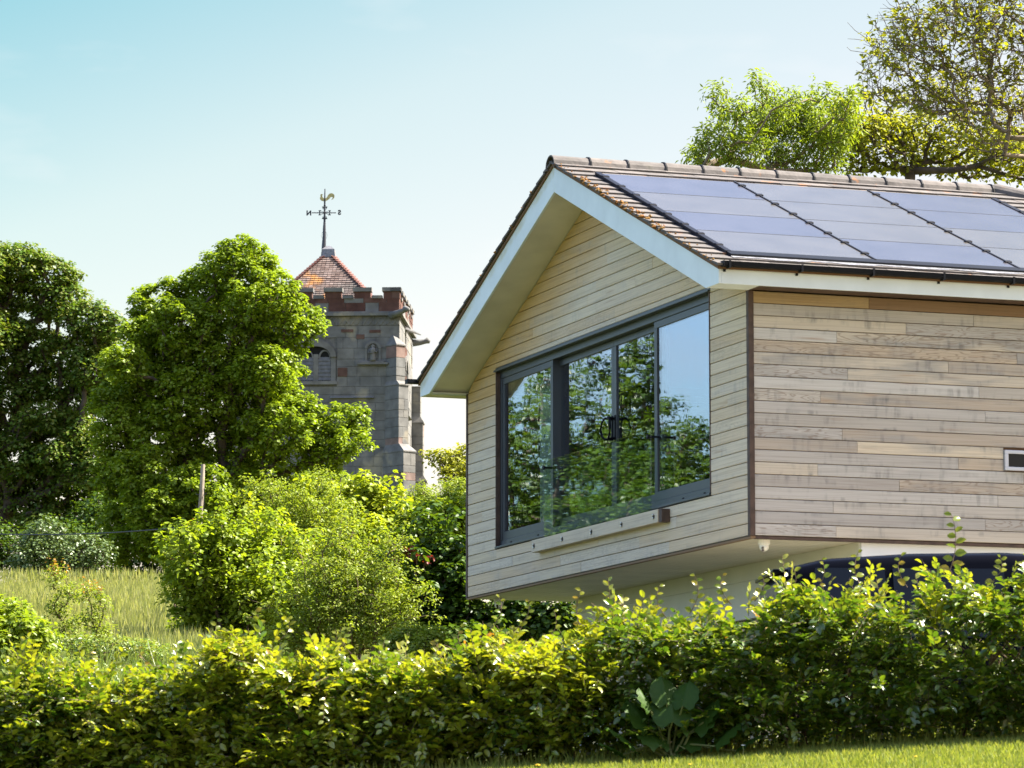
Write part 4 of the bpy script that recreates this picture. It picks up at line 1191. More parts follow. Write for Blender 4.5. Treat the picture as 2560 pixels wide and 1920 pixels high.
M['thorn_leaf'] = leaf_mat('hawthorn_leaf', [(0.185, 0.260, 0.030), (0.250, 0.320, 0.035), (0.280, 0.320, 0.045)], .45, .02, .5, (1.1, 1.1, .4))
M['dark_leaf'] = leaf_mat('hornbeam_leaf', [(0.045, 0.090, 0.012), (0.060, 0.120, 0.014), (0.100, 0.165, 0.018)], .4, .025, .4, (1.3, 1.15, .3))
M['pale_leaf'] = leaf_mat('glossy_grey_leaf', [(0.095, 0.150, 0.050), (0.130, 0.185, 0.065), (0.070, 0.120, 0.035)], .25, .035, .45)
M['copper_leaf'] = leaf_mat('copper_leaf', [(0.192, 0.026, 0.019), (0.120, 0.018, 0.014), (0.264, 0.048, 0.024)], .4, .06, .35)
M['tip_leaf'] = leaf_mat('reddish_tip_leaf', [(0.330, 0.240, 0.045), (0.390, 0.165, 0.045), (0.255, 0.270, 0.045)], .4, .04, .4)
M['hedge_leaf'] = leaf_mat('hedge_leaf', [(0.050, 0.100, 0.011), (0.075, 0.140, 0.013), (0.115, 0.185, 0.016), (0.165, 0.225, 0.020), (0.220, 0.250, 0.024)], .44, .06, .36, (1.12, 1.12, .38))
M['gold_leaf'] = leaf_mat('golden_hedge_leaf', [(0.220, 0.280, 0.020), (0.300, 0.340, 0.022), (0.350, 0.340, 0.026), (0.170, 0.250, 0.020)], .48, .065, .36, (1.12, 1.1, .38))
M['orange_leaf'] = leaf_mat('coppery_hedge_leaf', [(0.360, 0.240, 0.025), (0.380, 0.180, 0.025), (0.320, 0.260, 0.025)], .48, .05, .32, (1.2, 1.0, .4))
M['shoot_leaf'] = None
def obj_leaf_mat():
    m, n, l = new_mat('shoot_leaf')
    out = n.new('ShaderNodeOutputMaterial'); oi = n.new('ShaderNodeObjectInfo')
    r = ramp_node(n, [(0, (.16, .21, .015)), (.35, (.24, .25, .014)), (.6, (.12, .19, .016)), (.85, (.26, .24, .014)), (1, (.28, .19, .016))])
    l.new(oi.outputs['Random'], r.inputs[0])
    d = n.new('ShaderNodeBsdfDiffuse'); t = n.new('ShaderNodeBsdfTranslucent'); g = n.new('ShaderNodeBsdfGlossy'); g.inputs[1].default_value = .28
    l.new(r.outputs[0], d.inputs[0]); l.new(r.outputs[0], t.inputs[0])
    a = n.new('ShaderNodeMixShader'); a.inputs[0].default_value = .55; b = n.new('ShaderNodeMixShader'); b.inputs[0].default_value = .03
    l.new(d.outputs[0], a.inputs[1]); l.new(t.outputs[0], a.inputs[2]); l.new(a.outputs[0], b.inputs[1]); l.new(g.outputs[0], b.inputs[2]); l.new(b.outputs[0], out.inputs[0])
    return m
M['shoot_leaf'] = obj_leaf_mat()
M['grass_mat'] = leaf_mat('meadow_grass', [(0.300, 0.320, 0.100), (0.370, 0.380, 0.140), (0.250, 0.290, 0.080), (0.450, 0.420, 0.200)], .42, .01, .6, (1.1, 1.08, .6))
M['lawn_blade'] = leaf_mat('lawn_blade', [(0.220, 0.280, 0.045), (0.280, 0.325, 0.060), (0.340, 0.345, 0.090)], .48, .01, .6, (1.15, 1.1, .5))
M['weed_leaf'] = leaf_mat('weed_leaf', [(0.150, 0.255, 0.045), (0.210, 0.300, 0.053), (0.255, 0.285, 0.075), (0.120, 0.210, 0.045)], .42, .04, .4)
M['silver_leaf'] = leaf_mat('silver_leaf', [(0.250, 0.320, 0.330), (0.320, 0.400, 0.420)], .2, .03, .5, (1, 1, 1))
M['burdock'] = leaf_mat('burdock_leaf', [(0.040, 0.088, 0.012), (0.054, 0.108, 0.015)], .4, .012, .5)  # greens darkened to stand in for the hedge's shadow
M['yellow_petal'] = plain('dandelion_petal', (.75, .50, .01), .7)
M['white_petal'] = plain('daisy_petal', (.85, .85, .82), .7)

# ------------------------------------------------------------------ trees and shrubs
G1 = np.random.default_rng(1)
lime = [(520,580,84,76), (450,635,85,66), (570,650,85,75), (345,655,72,60), (400,705,90,70), (615,720,70,62), (340,1090,80,60,-2.), (430,1060,80,60,-2.), (300,1020,70,60,-1.6), (380,1150,90,50,-2.), (628,792,38,32), (600,757,52,40), (490,770,120,85), (265,790,52,50), (315,820,95,70),
        (235,865,52,40), (420,860,110,75), (560,850,90,65), (640,885,58,38), (735,912,75,42), (600,930,95,60), (700,985,60,48), (260,930,65,60), (330,950,85,70), (470,960,110,70), (250,1020,58,60),
        (560,1030,90,60), (690,1045,70,35), (360,1060,110,70), (270,1115,62,60), (480,1110,110,65), (350,1160,100,55), (255,1185,40,40), (600,1110,70,50), (590,815,45,38), (755,955,52,30)]
plant('lime_tree', 'big bright green lime tree in front of the church tower', 'tree', lobes_px(lime + [(300,730,50,50), (355,745,80,70), (430,790,100,80), (290,860,70,60), (570,800,72,60), (655,695,50,44)], 116, G1, 1.2, .9, 6), 2600, .19, 64, .25, .112, M['lime_leaf'], M['bark'], 21, up=.8, inner=.55, shell=.65,
      base=(at(420, 1200, 116)[0], 116.), top=(.6, 0, 2.2), flat=.72, rtip=.012, rmax=.24, T=T_FAR, ratio=.95)
syc = [(10,575,100,48), (-90,590,110,70), (95,600,75,38), (55,650,95,35), (130,655,62,38), (185,690,48,36), (215,728,38,28), (20,720,60,30), (150,760,75,32), (40,790,75,34), (200,800,42,40),
       (110,830,80,38), (15,860,58,36), (175,870,45,44), (90,905,62,32), (20,945,48,30), (175,945,48,38), (130,985,70,32), (40,1030,70,36), (150,1060,70,42), (60,1095,80,36), (185,1120,45,40), (100,1140,70,34),
       (190,1010,52,50), (100,1060,72,50), (205,1080,42,50), (120,940,70,46), (30,990,70,46), (228,706,36,30), (215,770,46,36), (225,850,44,44), (70,740,60,34), (-80,720,110,60), (-120,850,120,80), (-100,1000,110,90)]
plant('sycamore_tree', 'dark green sycamore tree with bare limbs showing, at the left edge of the photo', 'tree', lobes_px(syc, 126, G1, 1.0), 1650, .22, 72, .38, .125, M['syc_leaf'], M['bark'], 22,
      base=(at(-30, 1200, 126)[0], 126.), top=(-.4, 0, 2.6), flat=.55, rtip=.02, rmax=.40, ratio=.9, droop=.45)
pale = [(95,1160,42,34), (130,1195,62,40), (70,1205,45,32), (185,1205,38,28), (205,1190,30,28)]
plant('pale_shrub', 'pale glossy leaved shrub under the dark sycamore at the top of the meadow', 'shrub', lobes_px(pale, 112, G1, .5), 90, .22, 70, .35, .10, M['pale_leaf'], M['bark'], 23, rtip=.01, rmax=.08, stems=3)
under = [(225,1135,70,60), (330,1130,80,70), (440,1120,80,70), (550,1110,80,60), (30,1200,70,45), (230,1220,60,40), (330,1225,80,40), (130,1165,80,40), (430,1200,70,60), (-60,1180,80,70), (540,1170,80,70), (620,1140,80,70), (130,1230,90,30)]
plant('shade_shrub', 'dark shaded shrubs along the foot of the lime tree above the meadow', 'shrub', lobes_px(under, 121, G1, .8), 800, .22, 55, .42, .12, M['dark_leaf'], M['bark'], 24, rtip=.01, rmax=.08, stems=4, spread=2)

# mid-distance bushes between the meadow and the house
plant('hazel_bush', 'broad leaved green hazel bush beside the wooden post', 'bush', lobes_px([(470,1165,60,52), (520,1215,80,60), (430,1235,60,50), (410,1300,52,45), (470,1310,85,60), (560,1290,70,55), (430,1370,62,48), (520,1380,80,50), (590,1230,45,55), (600,1330,60,60), (640,1280,50,60), (400,1375,40,40), (450,1425,60,40), (540,1420,70,45), (385,1240,30,40)], 62, G1, .8),
      680, .12, 26, .17, .078, M['hazel_leaf'], M['bark'], 31, T=T_MID, ratio=.95, flat=.8, rtip=.004, rmax=.05, stems=5, spread=.35, spikes=110, spike_len=.6, shell=.8, inner=.6)
plant('hazel_bush', 'yellowish hazel bush just right of the lime tree and below the church tower', 'bush', lobes_px([(745,1105,60,46), (800,1105,62,42), (845,1140,42,44), (770,1155,80,50), (850,1180,52,46), (715,1140,45,55), (790,1210,80,45), (700,1085,40,36), (880,1215,50,50)], 78, G1, .5),
      420, .15, 26, .20, .108, M['fresh_leaf'], M['bark'], 32, T=T_MID, ratio=.95, flat=.8, rtip=.005, rmax=.05, stems=5, spread=.35, spikes=110, spike_len=.4, shell=.8, inner=.6)
plant('thorn_bush', 'small leaved hawthorn bush with reddish tips behind the hazel bushes', 'bush', lobes_px([(640,1110,58,42), (610,1150,52,48), (660,1165,60,55), (580,1120,42,35), (650,1230,55,50), (690,1180,50,55), (700,1100,40,40)], 72, G1, .5),
      300, .12, 40, .18, .052, M['thorn_leaf'], M['bark'], 33, rtip=.004, rmax=.04, stems=4, ratio=.8, spikes=110, spike_len=.6, shell=.8, inner=.6)
plant('hawthorn_bush', 'feathery light green hawthorn bush in the middle of the bushes', 'bush', lobes_px([(760,1200,50,38), (730,1255,72,48), (800,1260,72,50), (760,1310,92,48), (850,1320,52,42), (700,1330,55,42), (770,1365,92,42), (640,1370,60,50), (680,1400,70,40), (850,1380,60,40)], 54, G1, .5),
      560, .10, 40, .14, .048, M['thorn_leaf'], M['twig'], 34, rtip=.0035, rmax=.04, stems=5, ratio=.6, up=.6, spikes=110, spike_len=.6, shell=.8, inner=.6)
plant('hornbeam_bush', 'dark green bush against the far left corner of the house', 'bush', lobes_px([(940,1215,52,42), (985,1240,52,55), (925,1275,48,55), (985,1320,62,65), (920,1345,50,55), (1060,1345,70,45), (1140,1340,70,45), (1200,1345,60,40), (1000,1390,90,40)], 54.5, G1, .4),
      460, .11, 26, .16, .085, M['dark_leaf'], M['bark'], 35, T=T_MID, ratio=.9, rtip=.004, rmax=.05, stems=6, spread=.6, spikes=110, spike_len=.6, shell=.8, inner=.6)
plant('leafy_bush', 'light green bush beside the house wall, above the dark bush', 'bush', lobes_px([(905,1150,38,36), (950,1140,45,36), (985,1145,45,46), (930,1175,52,42), (985,1190,42,42), (890,1190,42,42), (850,1225,50,46)], 66, G1, .4),
      320, .12, 26, .17, .088, M['hazel_leaf'], M['bark'], 36, T=T_MID, ratio=.85, rtip=.004, rmax=.04, stems=4, spikes=110, spike_len=.3, shell=.8, inner=.6)
plant('feathery_bush', 'fine leaved yellow green bush in the gap between tower and house', 'bush', lobes_px([(935,1098,48,24), (985,1092,42,30), (897,1108,30,24), (960,1115,55,28)], 84, G1, .4),
      200, .13, 46, .24, .06, M['thorn_leaf'], M['twig'], 37, rtip=.005, rmax=.04, stems=4, ratio=.55, spikes=110, spike_len=.28, shell=.8, inner=.6)
plant('slender_tree', 'thin open branched young tree against the sky beside the house wall', 'tree', lobes_px([(955,988,34,14), (985,1000,34,22), (975,1030,30,20), (1005,985,26,22), (1015,1025,32,30), (930,985,14,8)], 90, G1, .4),
      110, .14, 24, .20, .09, M['oak_leaf'], M['bark'], 38, base=(at(1010, 1060, 90)[0], 90.), rtip=.008, rmax=.06, shell=.9, inner=.3)
plant('undergrowth_bush', 'bright tangled bush filling the bank between the hazel bushes and the dark bush', 'bush', lobes_px([(600,1190,60,50), (680,1240,60,60), (760,1180,60,50), (850,1230,60,60), (900,1290,50,50), (640,1330,60,60), (880,1190,50,46), (940,1170,50,40), (560,1150,40,40)], 69, G1, .6),
      520, .14, 30, .19, .082, M['fresh_leaf'], M['bark'], 48, T=T_MID, ratio=.85, flat=.8, rtip=.004, rmax=.05, stems=8, spread=1.0, spikes=90, spike_len=.4, shell=.8, inner=.6)
plant('elder_bush', 'small pale green elder bush just behind the hedge, left of the house', 'bush', lobes_px([(890,1385,42,32), (935,1395,36,32), (860,1405,42,28), (905,1425,62,32)], 43, G1, .3),
      170, .08, 40, .13, .05, M['thorn_leaf'], M['twig'], 39, T=T_MID, rtip=.003, rmax=.02, stems=4, ratio=.5)
plant('copper_shrub', 'sprig of dark red copper leaves among the green bushes', 'shrub', lobes_px([(888,1190,16,9), (905,1200,16,8), (928,1207,10,7), (865,1208,10,6)], 54.4, G1, .05), 11, .05, 9, .07, .07, M['copper_leaf'], M['twig'], 40,
      T=T_MID, rtip=.003, rmax=.012)
# behind the house
ash = [(1515,330,34,30), (1820,240,36,30), (1690,245,40,34), (1500,345,34,28), (1540,300,32,36), (1556,275,22,22), (1595,245,40,35), (1640,225,32,28), (1650,275,60,45), (1712,225,30,26), (1770,222,24,28), (1735,270,60,42), (1600,320,70,42), (1690,330,70,42), (1790,290,52,40), (1770,340,70,40), (1825,262,22,22), (1490,372,30,20)]
ar, at_, ask = plant('ash_tree', 'light green ash tree with drooping sprays rising behind the roof ridge', 'tree', lobes_px(ash, 66, G1, .7, .9, 10), 270, .20, 46, .18, .11, M['ash_leaf'], M['bark_light'], 41,
      base=(at(1660, 500, 66)[0], 66.), top=(0, 0, 1.2), flat=1.6, rtip=.008, rmax=.10, ratio=.30, droop=1.0, up=.35, arch=.12, spikes=70, spike_len=.36, shell=.85, inner=.3)
mid_t = [(1845,290,50,42), (1870,275,50,40), (1950,275,60,40), (2040,300,60,45), (2130,315,70,45), (2200,335,60,40), (1870,300,62,45), (1850,350,62,35), (1930,345,70,42), (1960,300,55,40), (2020,340,70,45), (2100,360,70,38), (2170,350,70,45), (1900,260,42,26), (2230,370,60,40)]
plant('maple_tree', 'yellow green maple tree with thin leaves low behind the roof ridge', 'tree', lobes_px(mid_t, 70, G1, .8, .9, 10), 540, .19, 18, .19, .10, M['oak_leaf'], M['bark'], 42,
      base=(at(2000, 500, 70)[0], 70.), top=(0, 0, 1.2), rtip=.008, rmax=.10, shell=.85, inner=.35, spikes=90, spike_len=.55)
big = [(2050,60,140,75), (1960,60,72,60), (2160,40,130,100), (1930,140,70,52), (2040,150,120,62), (1880,160,42,36), (1900,205,62,30), (2150,150,110,60), (1985,215,90,38), (2090,230,110,42), (2190,240,80,60), (1895,95,36,34), (2280,120,120,120), (2060,-60,160,80), (2220,-70,160,90), (1890,45,30,24), (2120,290,90,36), (2040,200,100,60), (2150,270,80,60), (1960,110,70,60)]
BY = 58.
gb = np.random.default_rng(43)
bl = lobes_px(big, BY, gb, .9)
btop = at(2260, 372, BY); bx0 = at(2395, 500, BY)[0]
bz0 = float(ground_z(bx0, BY))
br, btips, bsk = plant('oak_tree', 'tall bare twigged tree just coming into leaf at the top right corner', 'tree', bl, 820, .145, 6, .14, .095, M['oak_leaf'], M['bark_light'], 43,
      base=(bx0, BY), top=(btop[0] - bx0, 0, btop[2] - bz0), rtip=.0050, rmax=.06, shell=.95, inner=.2, sub=4, wob=.09, bias=.22, ratio=.75, arch=-.05, power=.36)
# extra leafless twigs
Pn, par, tip = bsk
sel = np.where(par >= 0)[0]; sel = gb.choice(sel, 2400)
p0 = Pn[sel]; dirv = norm(Pn[sel] - Pn[par[sel]] + gb.normal(size=(2400, 3)) * .5)
p1 = p0 + dirv * gb.uniform(.10, .28, (2400, 1)); p2 = p1 + norm(dirv + gb.normal(size=(2400, 3)) * .4 + np.array([-.25, 0, .35])) * gb.uniform(.08, .2, (2400, 1))
tubes('twig', np.vstack([p0, p1]), np.vstack([p1, p2]), np.r_[np.full(2400, .0048), np.full(2400, .0038)], np.r_[np.full(2400, .0038), np.full(2400, .0024)], M['bark'], br, 4)
# trees left of the frame, which the wide window mirrors
REF = [(-19.6, 70.5, 5.4, 1.9, 'dark_leaf'), (-18.9, 67.7, 6.7, 1.5, 'dark_leaf'), (-18.6, 66.0, 6.9, .75, 'dark_leaf'), (-18.5, 65.0, 5.0, 1.2, 'dark_leaf'), (-18.3, 63.9, 4.7, 1.1, 'dark_leaf'), (-16.4, 66.0, 2.9, 1.6, 'dark_leaf'), (-17.3, 62.6, 3.0, 1.0, 'dark_leaf')]
REFL = ['dark round tree left of the frame, mirrored in the left pane of the house window', 'tall green tree left of the frame, mirrored in the middle panes of the house window',
        'bushy tree left of the frame, mirrored beside the tall green tree in the window', 'broad green tree left of the frame, mirrored in the right pane of the window',
        'dark tree left of the frame, mirrored lowest in the right pane of the window', 'low hazel tree left of the frame, mirrored behind the balcony glass', 'low bright tree left of the frame, mirrored low in the right panes']
for i, (x, y, h, r_, mt) in enumerate(REF):
    z = float(ground_z(x, y)); gq = np.random.default_rng(60 + i)
    lb = [(x + gq.uniform(-.5, .5) * r_, y + gq.uniform(-.5, .5) * r_, z + h * f, r_ * q, r_ * q, h * .17) for f, q in ((.22, .75), (.35, .8), (.5, .75), (.62, .65), (.74, .55), (.86, .36), (.45, .7), (.28, .8), (.12, .7))]
    plant('mirrored_tree', REFL[i], 'tree', np.array(lb), 210, .2, 55, .33, .12, M[mt], M['bark'], 70 + i, base=(x, y), rtip=.015, rmax=.2, group='trees left of the frame mirrored in the window')

# wooden post and cable on the meadow
PY = 96.
pt, pb = at(438, 1003, PY), at(428, 1190, PY)
pb_z = float(ground_z(pb[0], PY)) - .3
lean = (pt - pb) / (pt[2] - pb[2])
pbase = pt + lean * (pb_z - pt[2])
post = empty('wooden_post', tuple(pbase), 0, 'leaning grey wooden post standing in front of the lime tree', 'post')
q = (pt - pbase)
sections = [Vector(q * t) + Vector((.008 * math.sin(t * 9), 0, 0)) for t in (0, .3, .55, .7, .82, .93, 1)]
MB().tube(sections, [.078, .072, .068, .062, .060, .056, .052], 9).build('post', M['pole_wood'], post)
for t, s in ((.80, -1), (.80, 1), (.72, -1), (.64, 1)):
    c = Vector(q * t)
    MB().tube([c + Vector((s * .05, -.02, 0)), c + Vector((s * .12, -.03, .01)), c + Vector((s * .125, -.03, .05))], .008, 5).build('wire_hook', M['wire'], post)
MB().tube([Vector(q * .84) + Vector((.065, -.05, 0)), Vector(q * .74) + Vector((.085, -.06, 0)), Vector(q * .62) + Vector((.07, -.06, 0)), Vector(q * .5) + Vector((.08, -.06, 0))], .006, 5).build('loose_wire', M['wire'], post)
c0, c1 = Vector(at(-220, 1138, 108)), Vector(pbase + q * .60)
pts = [c0.lerp(c1, t) - Vector((0, 0, .45 * 4 * t * (1 - t) * .5)) for t in np.linspace(0, 1, 24)]
cb = tag(MB().tube(pts, .016, 5).build('cable', M['wire']), 'thin black cable sagging across the dark trees at the left', 'cable')

# ------------------------------------------------------------------ meadow, lawn and weeds (nobody could count these)
def blades(name, n, X, Yv, hmin, hmax, w, mat, seed, lean=.35, z=None, heads=0.0, kind='stuff'):
    g = np.random.default_rng(seed)
    z = ground_z(X, Yv) if z is None else z
    h = g.uniform(hmin, hmax, n); a = g.uniform(0, 2 * np.pi, n); ln = g.uniform(.05, lean, n) * h
    dx, dy = np.cos(a) * ln, np.sin(a) * ln
    fa = g.uniform(-.7, .7, n); wx, wy = np.cos(fa) * w * .5, np.sin(fa) * w * .5
    b = np.stack([X, Yv, z - .01], -1)
    s = np.stack([wx, wy, 0 * wx], -1)
    m = b + np.stack([dx * .3, dy * .3, h * .55], -1); t = b + np.stack([dx, dy, h], -1)
    v = np.stack([b - s, b + s, m + s * .8, m - s * .8, t], 1)
    parts = [v.reshape(-1, 3)]
    o = (np.arange(n) * 5)[:, None]
    Q = np.array([[0, 1, 2, 3]]) + o; TR = np.array([[3, 2, 4]]) + o
    if heads:
        k = int(n * heads); hh = t[:k]; up = norm(np.stack([dx[:k] * .6, dy[:k] * .6, h[:k] * .5], -1))
        L1 = g.uniform(.10, .20, k)[:, None]; ss = s[:k] * 2.6
        hv = np.stack([hh - up * L1 * .5, hh + ss, hh + up * L1, hh - ss], 1).reshape(-1, 3)
        base = n * 5; oo = (np.arange(k) * 4)[:, None] + base
        Q = np.vstack([Q, np.array([[0, 1, 2, 3]]) + oo]); parts.append(hv)
    return tag(link_mesh(name, np_mesh(name, np.vstack(parts), Q, TR), mat), kind=kind)
g = np.random.default_rng(80)
n = 240000
Yv = 46 + 58 * g.random(n) ** .8
X = (-.19 + .16 * g.random(n)) * Yv
tag(blades('meadow_grass', n, X, Yv, .12, .48, .0075, M['grass_mat'], 81, .4, None, .5), 'tall pale green meadow grass with seed heads on the slope', 'grass')
n = 9000
Yv = 100 + 6 * g.random(n); X = (-.19 + .17 * g.random(n)) * Yv
tag(blades('meadow_grass', n, X, Yv, .3, .80, .010, M['grass_mat'], 82, .3, None, .8), 'ragged seeding grass along the top edge of the meadow', 'grass')
n = 85000
Yv = 23.5 + 6.0 * g.random(n); X = -3.0 + 9.0 * g.random(n)
tag(blades('lawn_grass', n, X, Yv, .025, .06, .008, M['lawn_blade'], 83, .6, ground_z(X, Yv) + .012), 'short mown lawn grass in front of the hedge', 'grass')
n = 5000
Yv = 29.0 + 1.4 * g.random(n); X = -4 + 9 * g.random(n)
tag(blades('verge_grass', n, X, Yv, .05, .16, .008, M['lawn_blade'], 84, .6), 'longer grass along the foot of the hedge', 'grass')
# weeds behind the hedge
n = 15000
Yv = 33 + 15 * g.random(n) ** 1.2; X = (-.165 + .125 * g.random(n)) * Yv
hgt = g.random(n) ** 1.3 * (.55 + .45 * np.sin(X * 2.1 + Yv) ** 2)
c = np.stack([X, Yv, ground_z(X, Yv) + .05 + hgt * .8], -1)
nr = norm(g.normal(size=(n, 3)) * .6 + np.array([0, 0, .8])); d = norm(np.cross(nr, g.normal(size=(n, 3))))
s_ = g.uniform(.05, .10, n)
tag(leaf_object('weeds', c, d, nr, s_, s_ * .45, T_MID, M['weed_leaf'], None, 'stuff'), 'tangle of green weeds between the hedge and the meadow', 'weeds')
n = 9000
Yv = 34 + 13 * g.random(n); X = (-.165 + .13 * g.random(n)) * Yv
tag(blades('tall_weeds', n, X, Yv, .4, 1.05, .012, M['weed_leaf'], 86, .5), 'rank grass and weed stems behind the hedge', 'weeds')
# young thorn saplings and bramble on the left
def sapling(label, xd, ytop, ybot, Yd, wpx, seed, mat='thorn_leaf', n=46):
    s = ppm(Yd); k = 5
    lb = [(xd + (i % 2 - .5) * wpx * .5, ytop + (ybot - ytop) * (i + .5) / k, wpx * (.35 + .15 * i / k), (ybot - ytop) / k * .7, 0) for i in range(k)]
    gg = np.random.default_rng(seed)
    r, tl2, _ = plant('hawthorn_sapling', label, 'sapling', lobes_px(lb, Yd, gg, .15), n, .06, 22, .11, .045, M[mat], M['twig'], seed, base=(at(xd, ybot, Yd)[0], Yd), rtip=.003, rmax=.018, ratio=.6, shell=.95, inner=.2,
                      top=(0, 0, at(xd, ytop, Yd)[2] * .35 + at(xd, ybot, Yd)[2] * .65 - float(ground_z(at(xd, ybot, Yd)[0], Yd))))
    tp = tl2[np.argsort(-tl2[:, 2])[:7]]
    c_, d_, n_ = puffs(tp + np.array([0, 0, .06]), 9, .09, 1.2, gg)
    leaf_object('tip', c_, d_, n_, np.full(len(c_), .04), np.full(len(c_), .026), T_FAR, M['tip_leaf'], r, 'stuff')
sapling('tall thin hawthorn sapling with red tips, leftmost of the saplings on the meadow', 135, 1230, 1400, 46, 55, 91, n=60)
sapling('leaning dark stemmed hawthorn sapling in the middle of the meadow', 205, 1265, 1410, 45, 60, 92, n=50)
sapling('red tipped hawthorn sprig left of the hazel bush', 375, 1215, 1290, 64, 45, 93)
sapling('red tipped hawthorn shoot against the base of the wooden post', 425, 1135, 1215, 66, 42, 94)
plant('bramble', 'bright green bramble clump at the left edge behind the hedge', 'bramble', lobes_px([(20,1330,40,32), (45,1375,60,38), (10,1400,50,40), (75,1420,52,30), (-30,1370,50,60)], 39, G1, .3), 260, .09, 34, .14, .06, M['hazel_leaf'], M['twig'], 95,
      T=T_MID, rtip=.003, rmax=.015, stems=4, ratio=.7)
plant('bramble', 'low bramble of small leaves between the hedge and the two saplings', 'bramble', lobes_px([(150,1400,60,22), (230,1405,62,22), (300,1410,52,20), (110,1440,60,24), (340,1425,40,18)], 40, G1, .3), 240, .08, 30, .12, .045, M['weed_leaf'], M['twig'], 96,
      T=T_MID, rtip=.003, rmax=.012, stems=5, spread=.5, ratio=.5)
# ------------------------------------------------------------------ beech hedge
gh = np.random.default_rng(100)
HPX = np.array([-200, 0, 60, 150, 260, 340, 420, 480, 540, 580, 640, 700, 760, 850, 920, 980, 1040, 1090, 1150, 1200, 1250, 1300, 1380, 1450, 1520, 1600, 1680, 1760, 1820, 1880, 1950, 2010, 2080, 2150, 2230, 2420.])
HPY = np.array([1450, 1452, 1440, 1428, 1425, 1415, 1425, 1395, 1345, 1345, 1380, 1392, 1388, 1410, 1418, 1405, 1370, 1330, 1345, 1370, 1350, 1330, 1322, 1312, 1295, 1282, 1278, 1262, 1254, 1250, 1252, 1244, 1238, 1244, 1236, 1236.])
hX0, hY0, hX1, hY1 = -5.6, 30.9, 5.6, 29.1
def hedge_line(t): return hX0 + (hX1 - hX0) * t, hY0 + (hY1 - hY0) * t
ts = np.linspace(0, 1, 240)
hx, hy = hedge_line(ts)
xd_of = (hx / (hy * math.cos(PITCH) + 2.2 * math.sin(PITCH)) * FPX + 1280) / K
ragged = .055 * np.sin(ts * 47) + .05 * np.sin(ts * 119 + 1) + .05 * np.sin(ts * 263 + 2) + gh.normal(0, .035, len(ts))
top_z = -.24 + ragged + np.array([at(a, b, y)[2] for a, b, y in zip(xd_of, np.interp(xd_of, HPX, HPY), hy)])
hb_x, hb_y = hedge_line(.5)
hedge = empty('beech_hedge', (hb_x, hb_y, float(ground_z(hb_x, hb_y))), 0, 'long untrimmed beech hedge with golden new leaves along its top', 'hedge')
org = np.array([hb_x, hb_y, float(ground_z(hb_x, hb_y))])
dirx = norm(np.array([hX1 - hX0, hY1 - hY0, 0.])); perp = np.array([-dirx[1], dirx[0], 0])
def hedge_pt(t, f, off):
    """t along, f height fraction, off across (negative = camera side)"""
    x, y = hedge_line(t); g0 = ground_z(x, y); tz = np.interp(t, ts, top_z)
    return np.stack([x, y, g0 + (tz - g0) * f], -1) + perp * off[:, None]
def clumped(n, fn):
    """Base points gathered in boughs rather than spread evenly."""
    t, f, o = fn(n * 3)
    w = .45 * np.sin(t * 71 + f * 4) + .7 * np.sin(t * 167 + 2 + f * 7) + .7 * np.sin(f * 15 + t * 53) + .6 * np.sin(o * 9 + t * 31)
    k = np.argsort(-(w + gh.normal(0, 1.25, len(w))))[:n]
    return t[k], f[k], o[k]
def sprays(n, f, off, t, per, length, leaf, mat, name, rise, outw, T=T_NEAR, ratio=.60, kind='stuff'):
    b = hedge_pt(t, f, off)
    d = norm(gh.normal(size=(n, 3)) * .55 + np.array([0, 0, 1]) * rise[:, None] + perp * (np.sign(off) * outw)[:, None])
    ln = length * gh.uniform(.6, 1.25, n)
    pn = norm(np.array([0, 0, 1.]) + gh.normal(size=(n, 3)) * .24); pn = norm(pn - d * (pn * d).sum(1, keepdims=True))
    side = np.cross(pn, d)
    C, D, N = [], [], []
    for k in range(per):
        s = 1 if k % 2 else -1
        p = b + d * (ln * (k + .6) / per)[:, None] - np.array([0, 0, .03]) * (k / per) ** 2
        dd = norm(d * .75 + side * s * .8 + gh.normal(size=(n, 3)) * .22)
        nn = norm(pn + gh.normal(size=(n, 3)) * .27)
        C.append(p); D.append(dd); N.append(nn)
    C, D, N = np.vstack(C) - org, np.vstack(D), np.vstack(N)
    sz = leaf * gh.uniform(.65, 1.2, len(C))
    leaf_object(name, C, D, N, sz, sz * ratio, T, mat, hedge, kind)
    return b - org, d, ln
n = 3200
t = gh.random(n); f = .12 + .80 * gh.random(n); off = gh.uniform(-.34, .42, n)
b1, d1, l1 = sprays(n, f, off, t, 7, .22, .062, M['hedge_leaf'], 'foliage', np.full(n, .16), .9)
# boughs: groups of flat sprays with dark hollows between them
nb, per_b = 560, 12
bt = gh.random(nb); bf = .12 + .92 * gh.random(nb) ** .8; bo = np.where(gh.random(nb) < .72, gh.uniform(-.66, -.36, nb), gh.uniform(-.36, .4, nb)) * np.where(bf > .9, .7, 1)
t = np.repeat(bt, per_b) + gh.normal(0, .0115, nb * per_b); f = np.repeat(bf, per_b) + gh.normal(0, .026, nb * per_b); off = np.repeat(bo, per_b) + gh.normal(0, .10, nb * per_b)
n = nb * per_b
b5, d5, l5 = sprays(n, f, off, np.clip(t, 0, 1), 7, .20, .068, M['hedge_leaf'], 'foliage', np.full(n, .14), .8)
n = 2100
t = gh.random(n); f = .03 + .27 * gh.random(n); off = gh.uniform(-.35, .35, n)
b2, d2, l2 = sprays(n, f, off, t, 6, .20, .062, M['hedge_leaf'], 'foliage', np.full(n, .1), .6)
nb = 190; bt = gh.random(nb); bf = .50 + .56 * gh.random(nb) ** .6; bo = gh.uniform(-.60, .35, nb) * np.where(bf > .9, .6, 1)
n = nb * 9
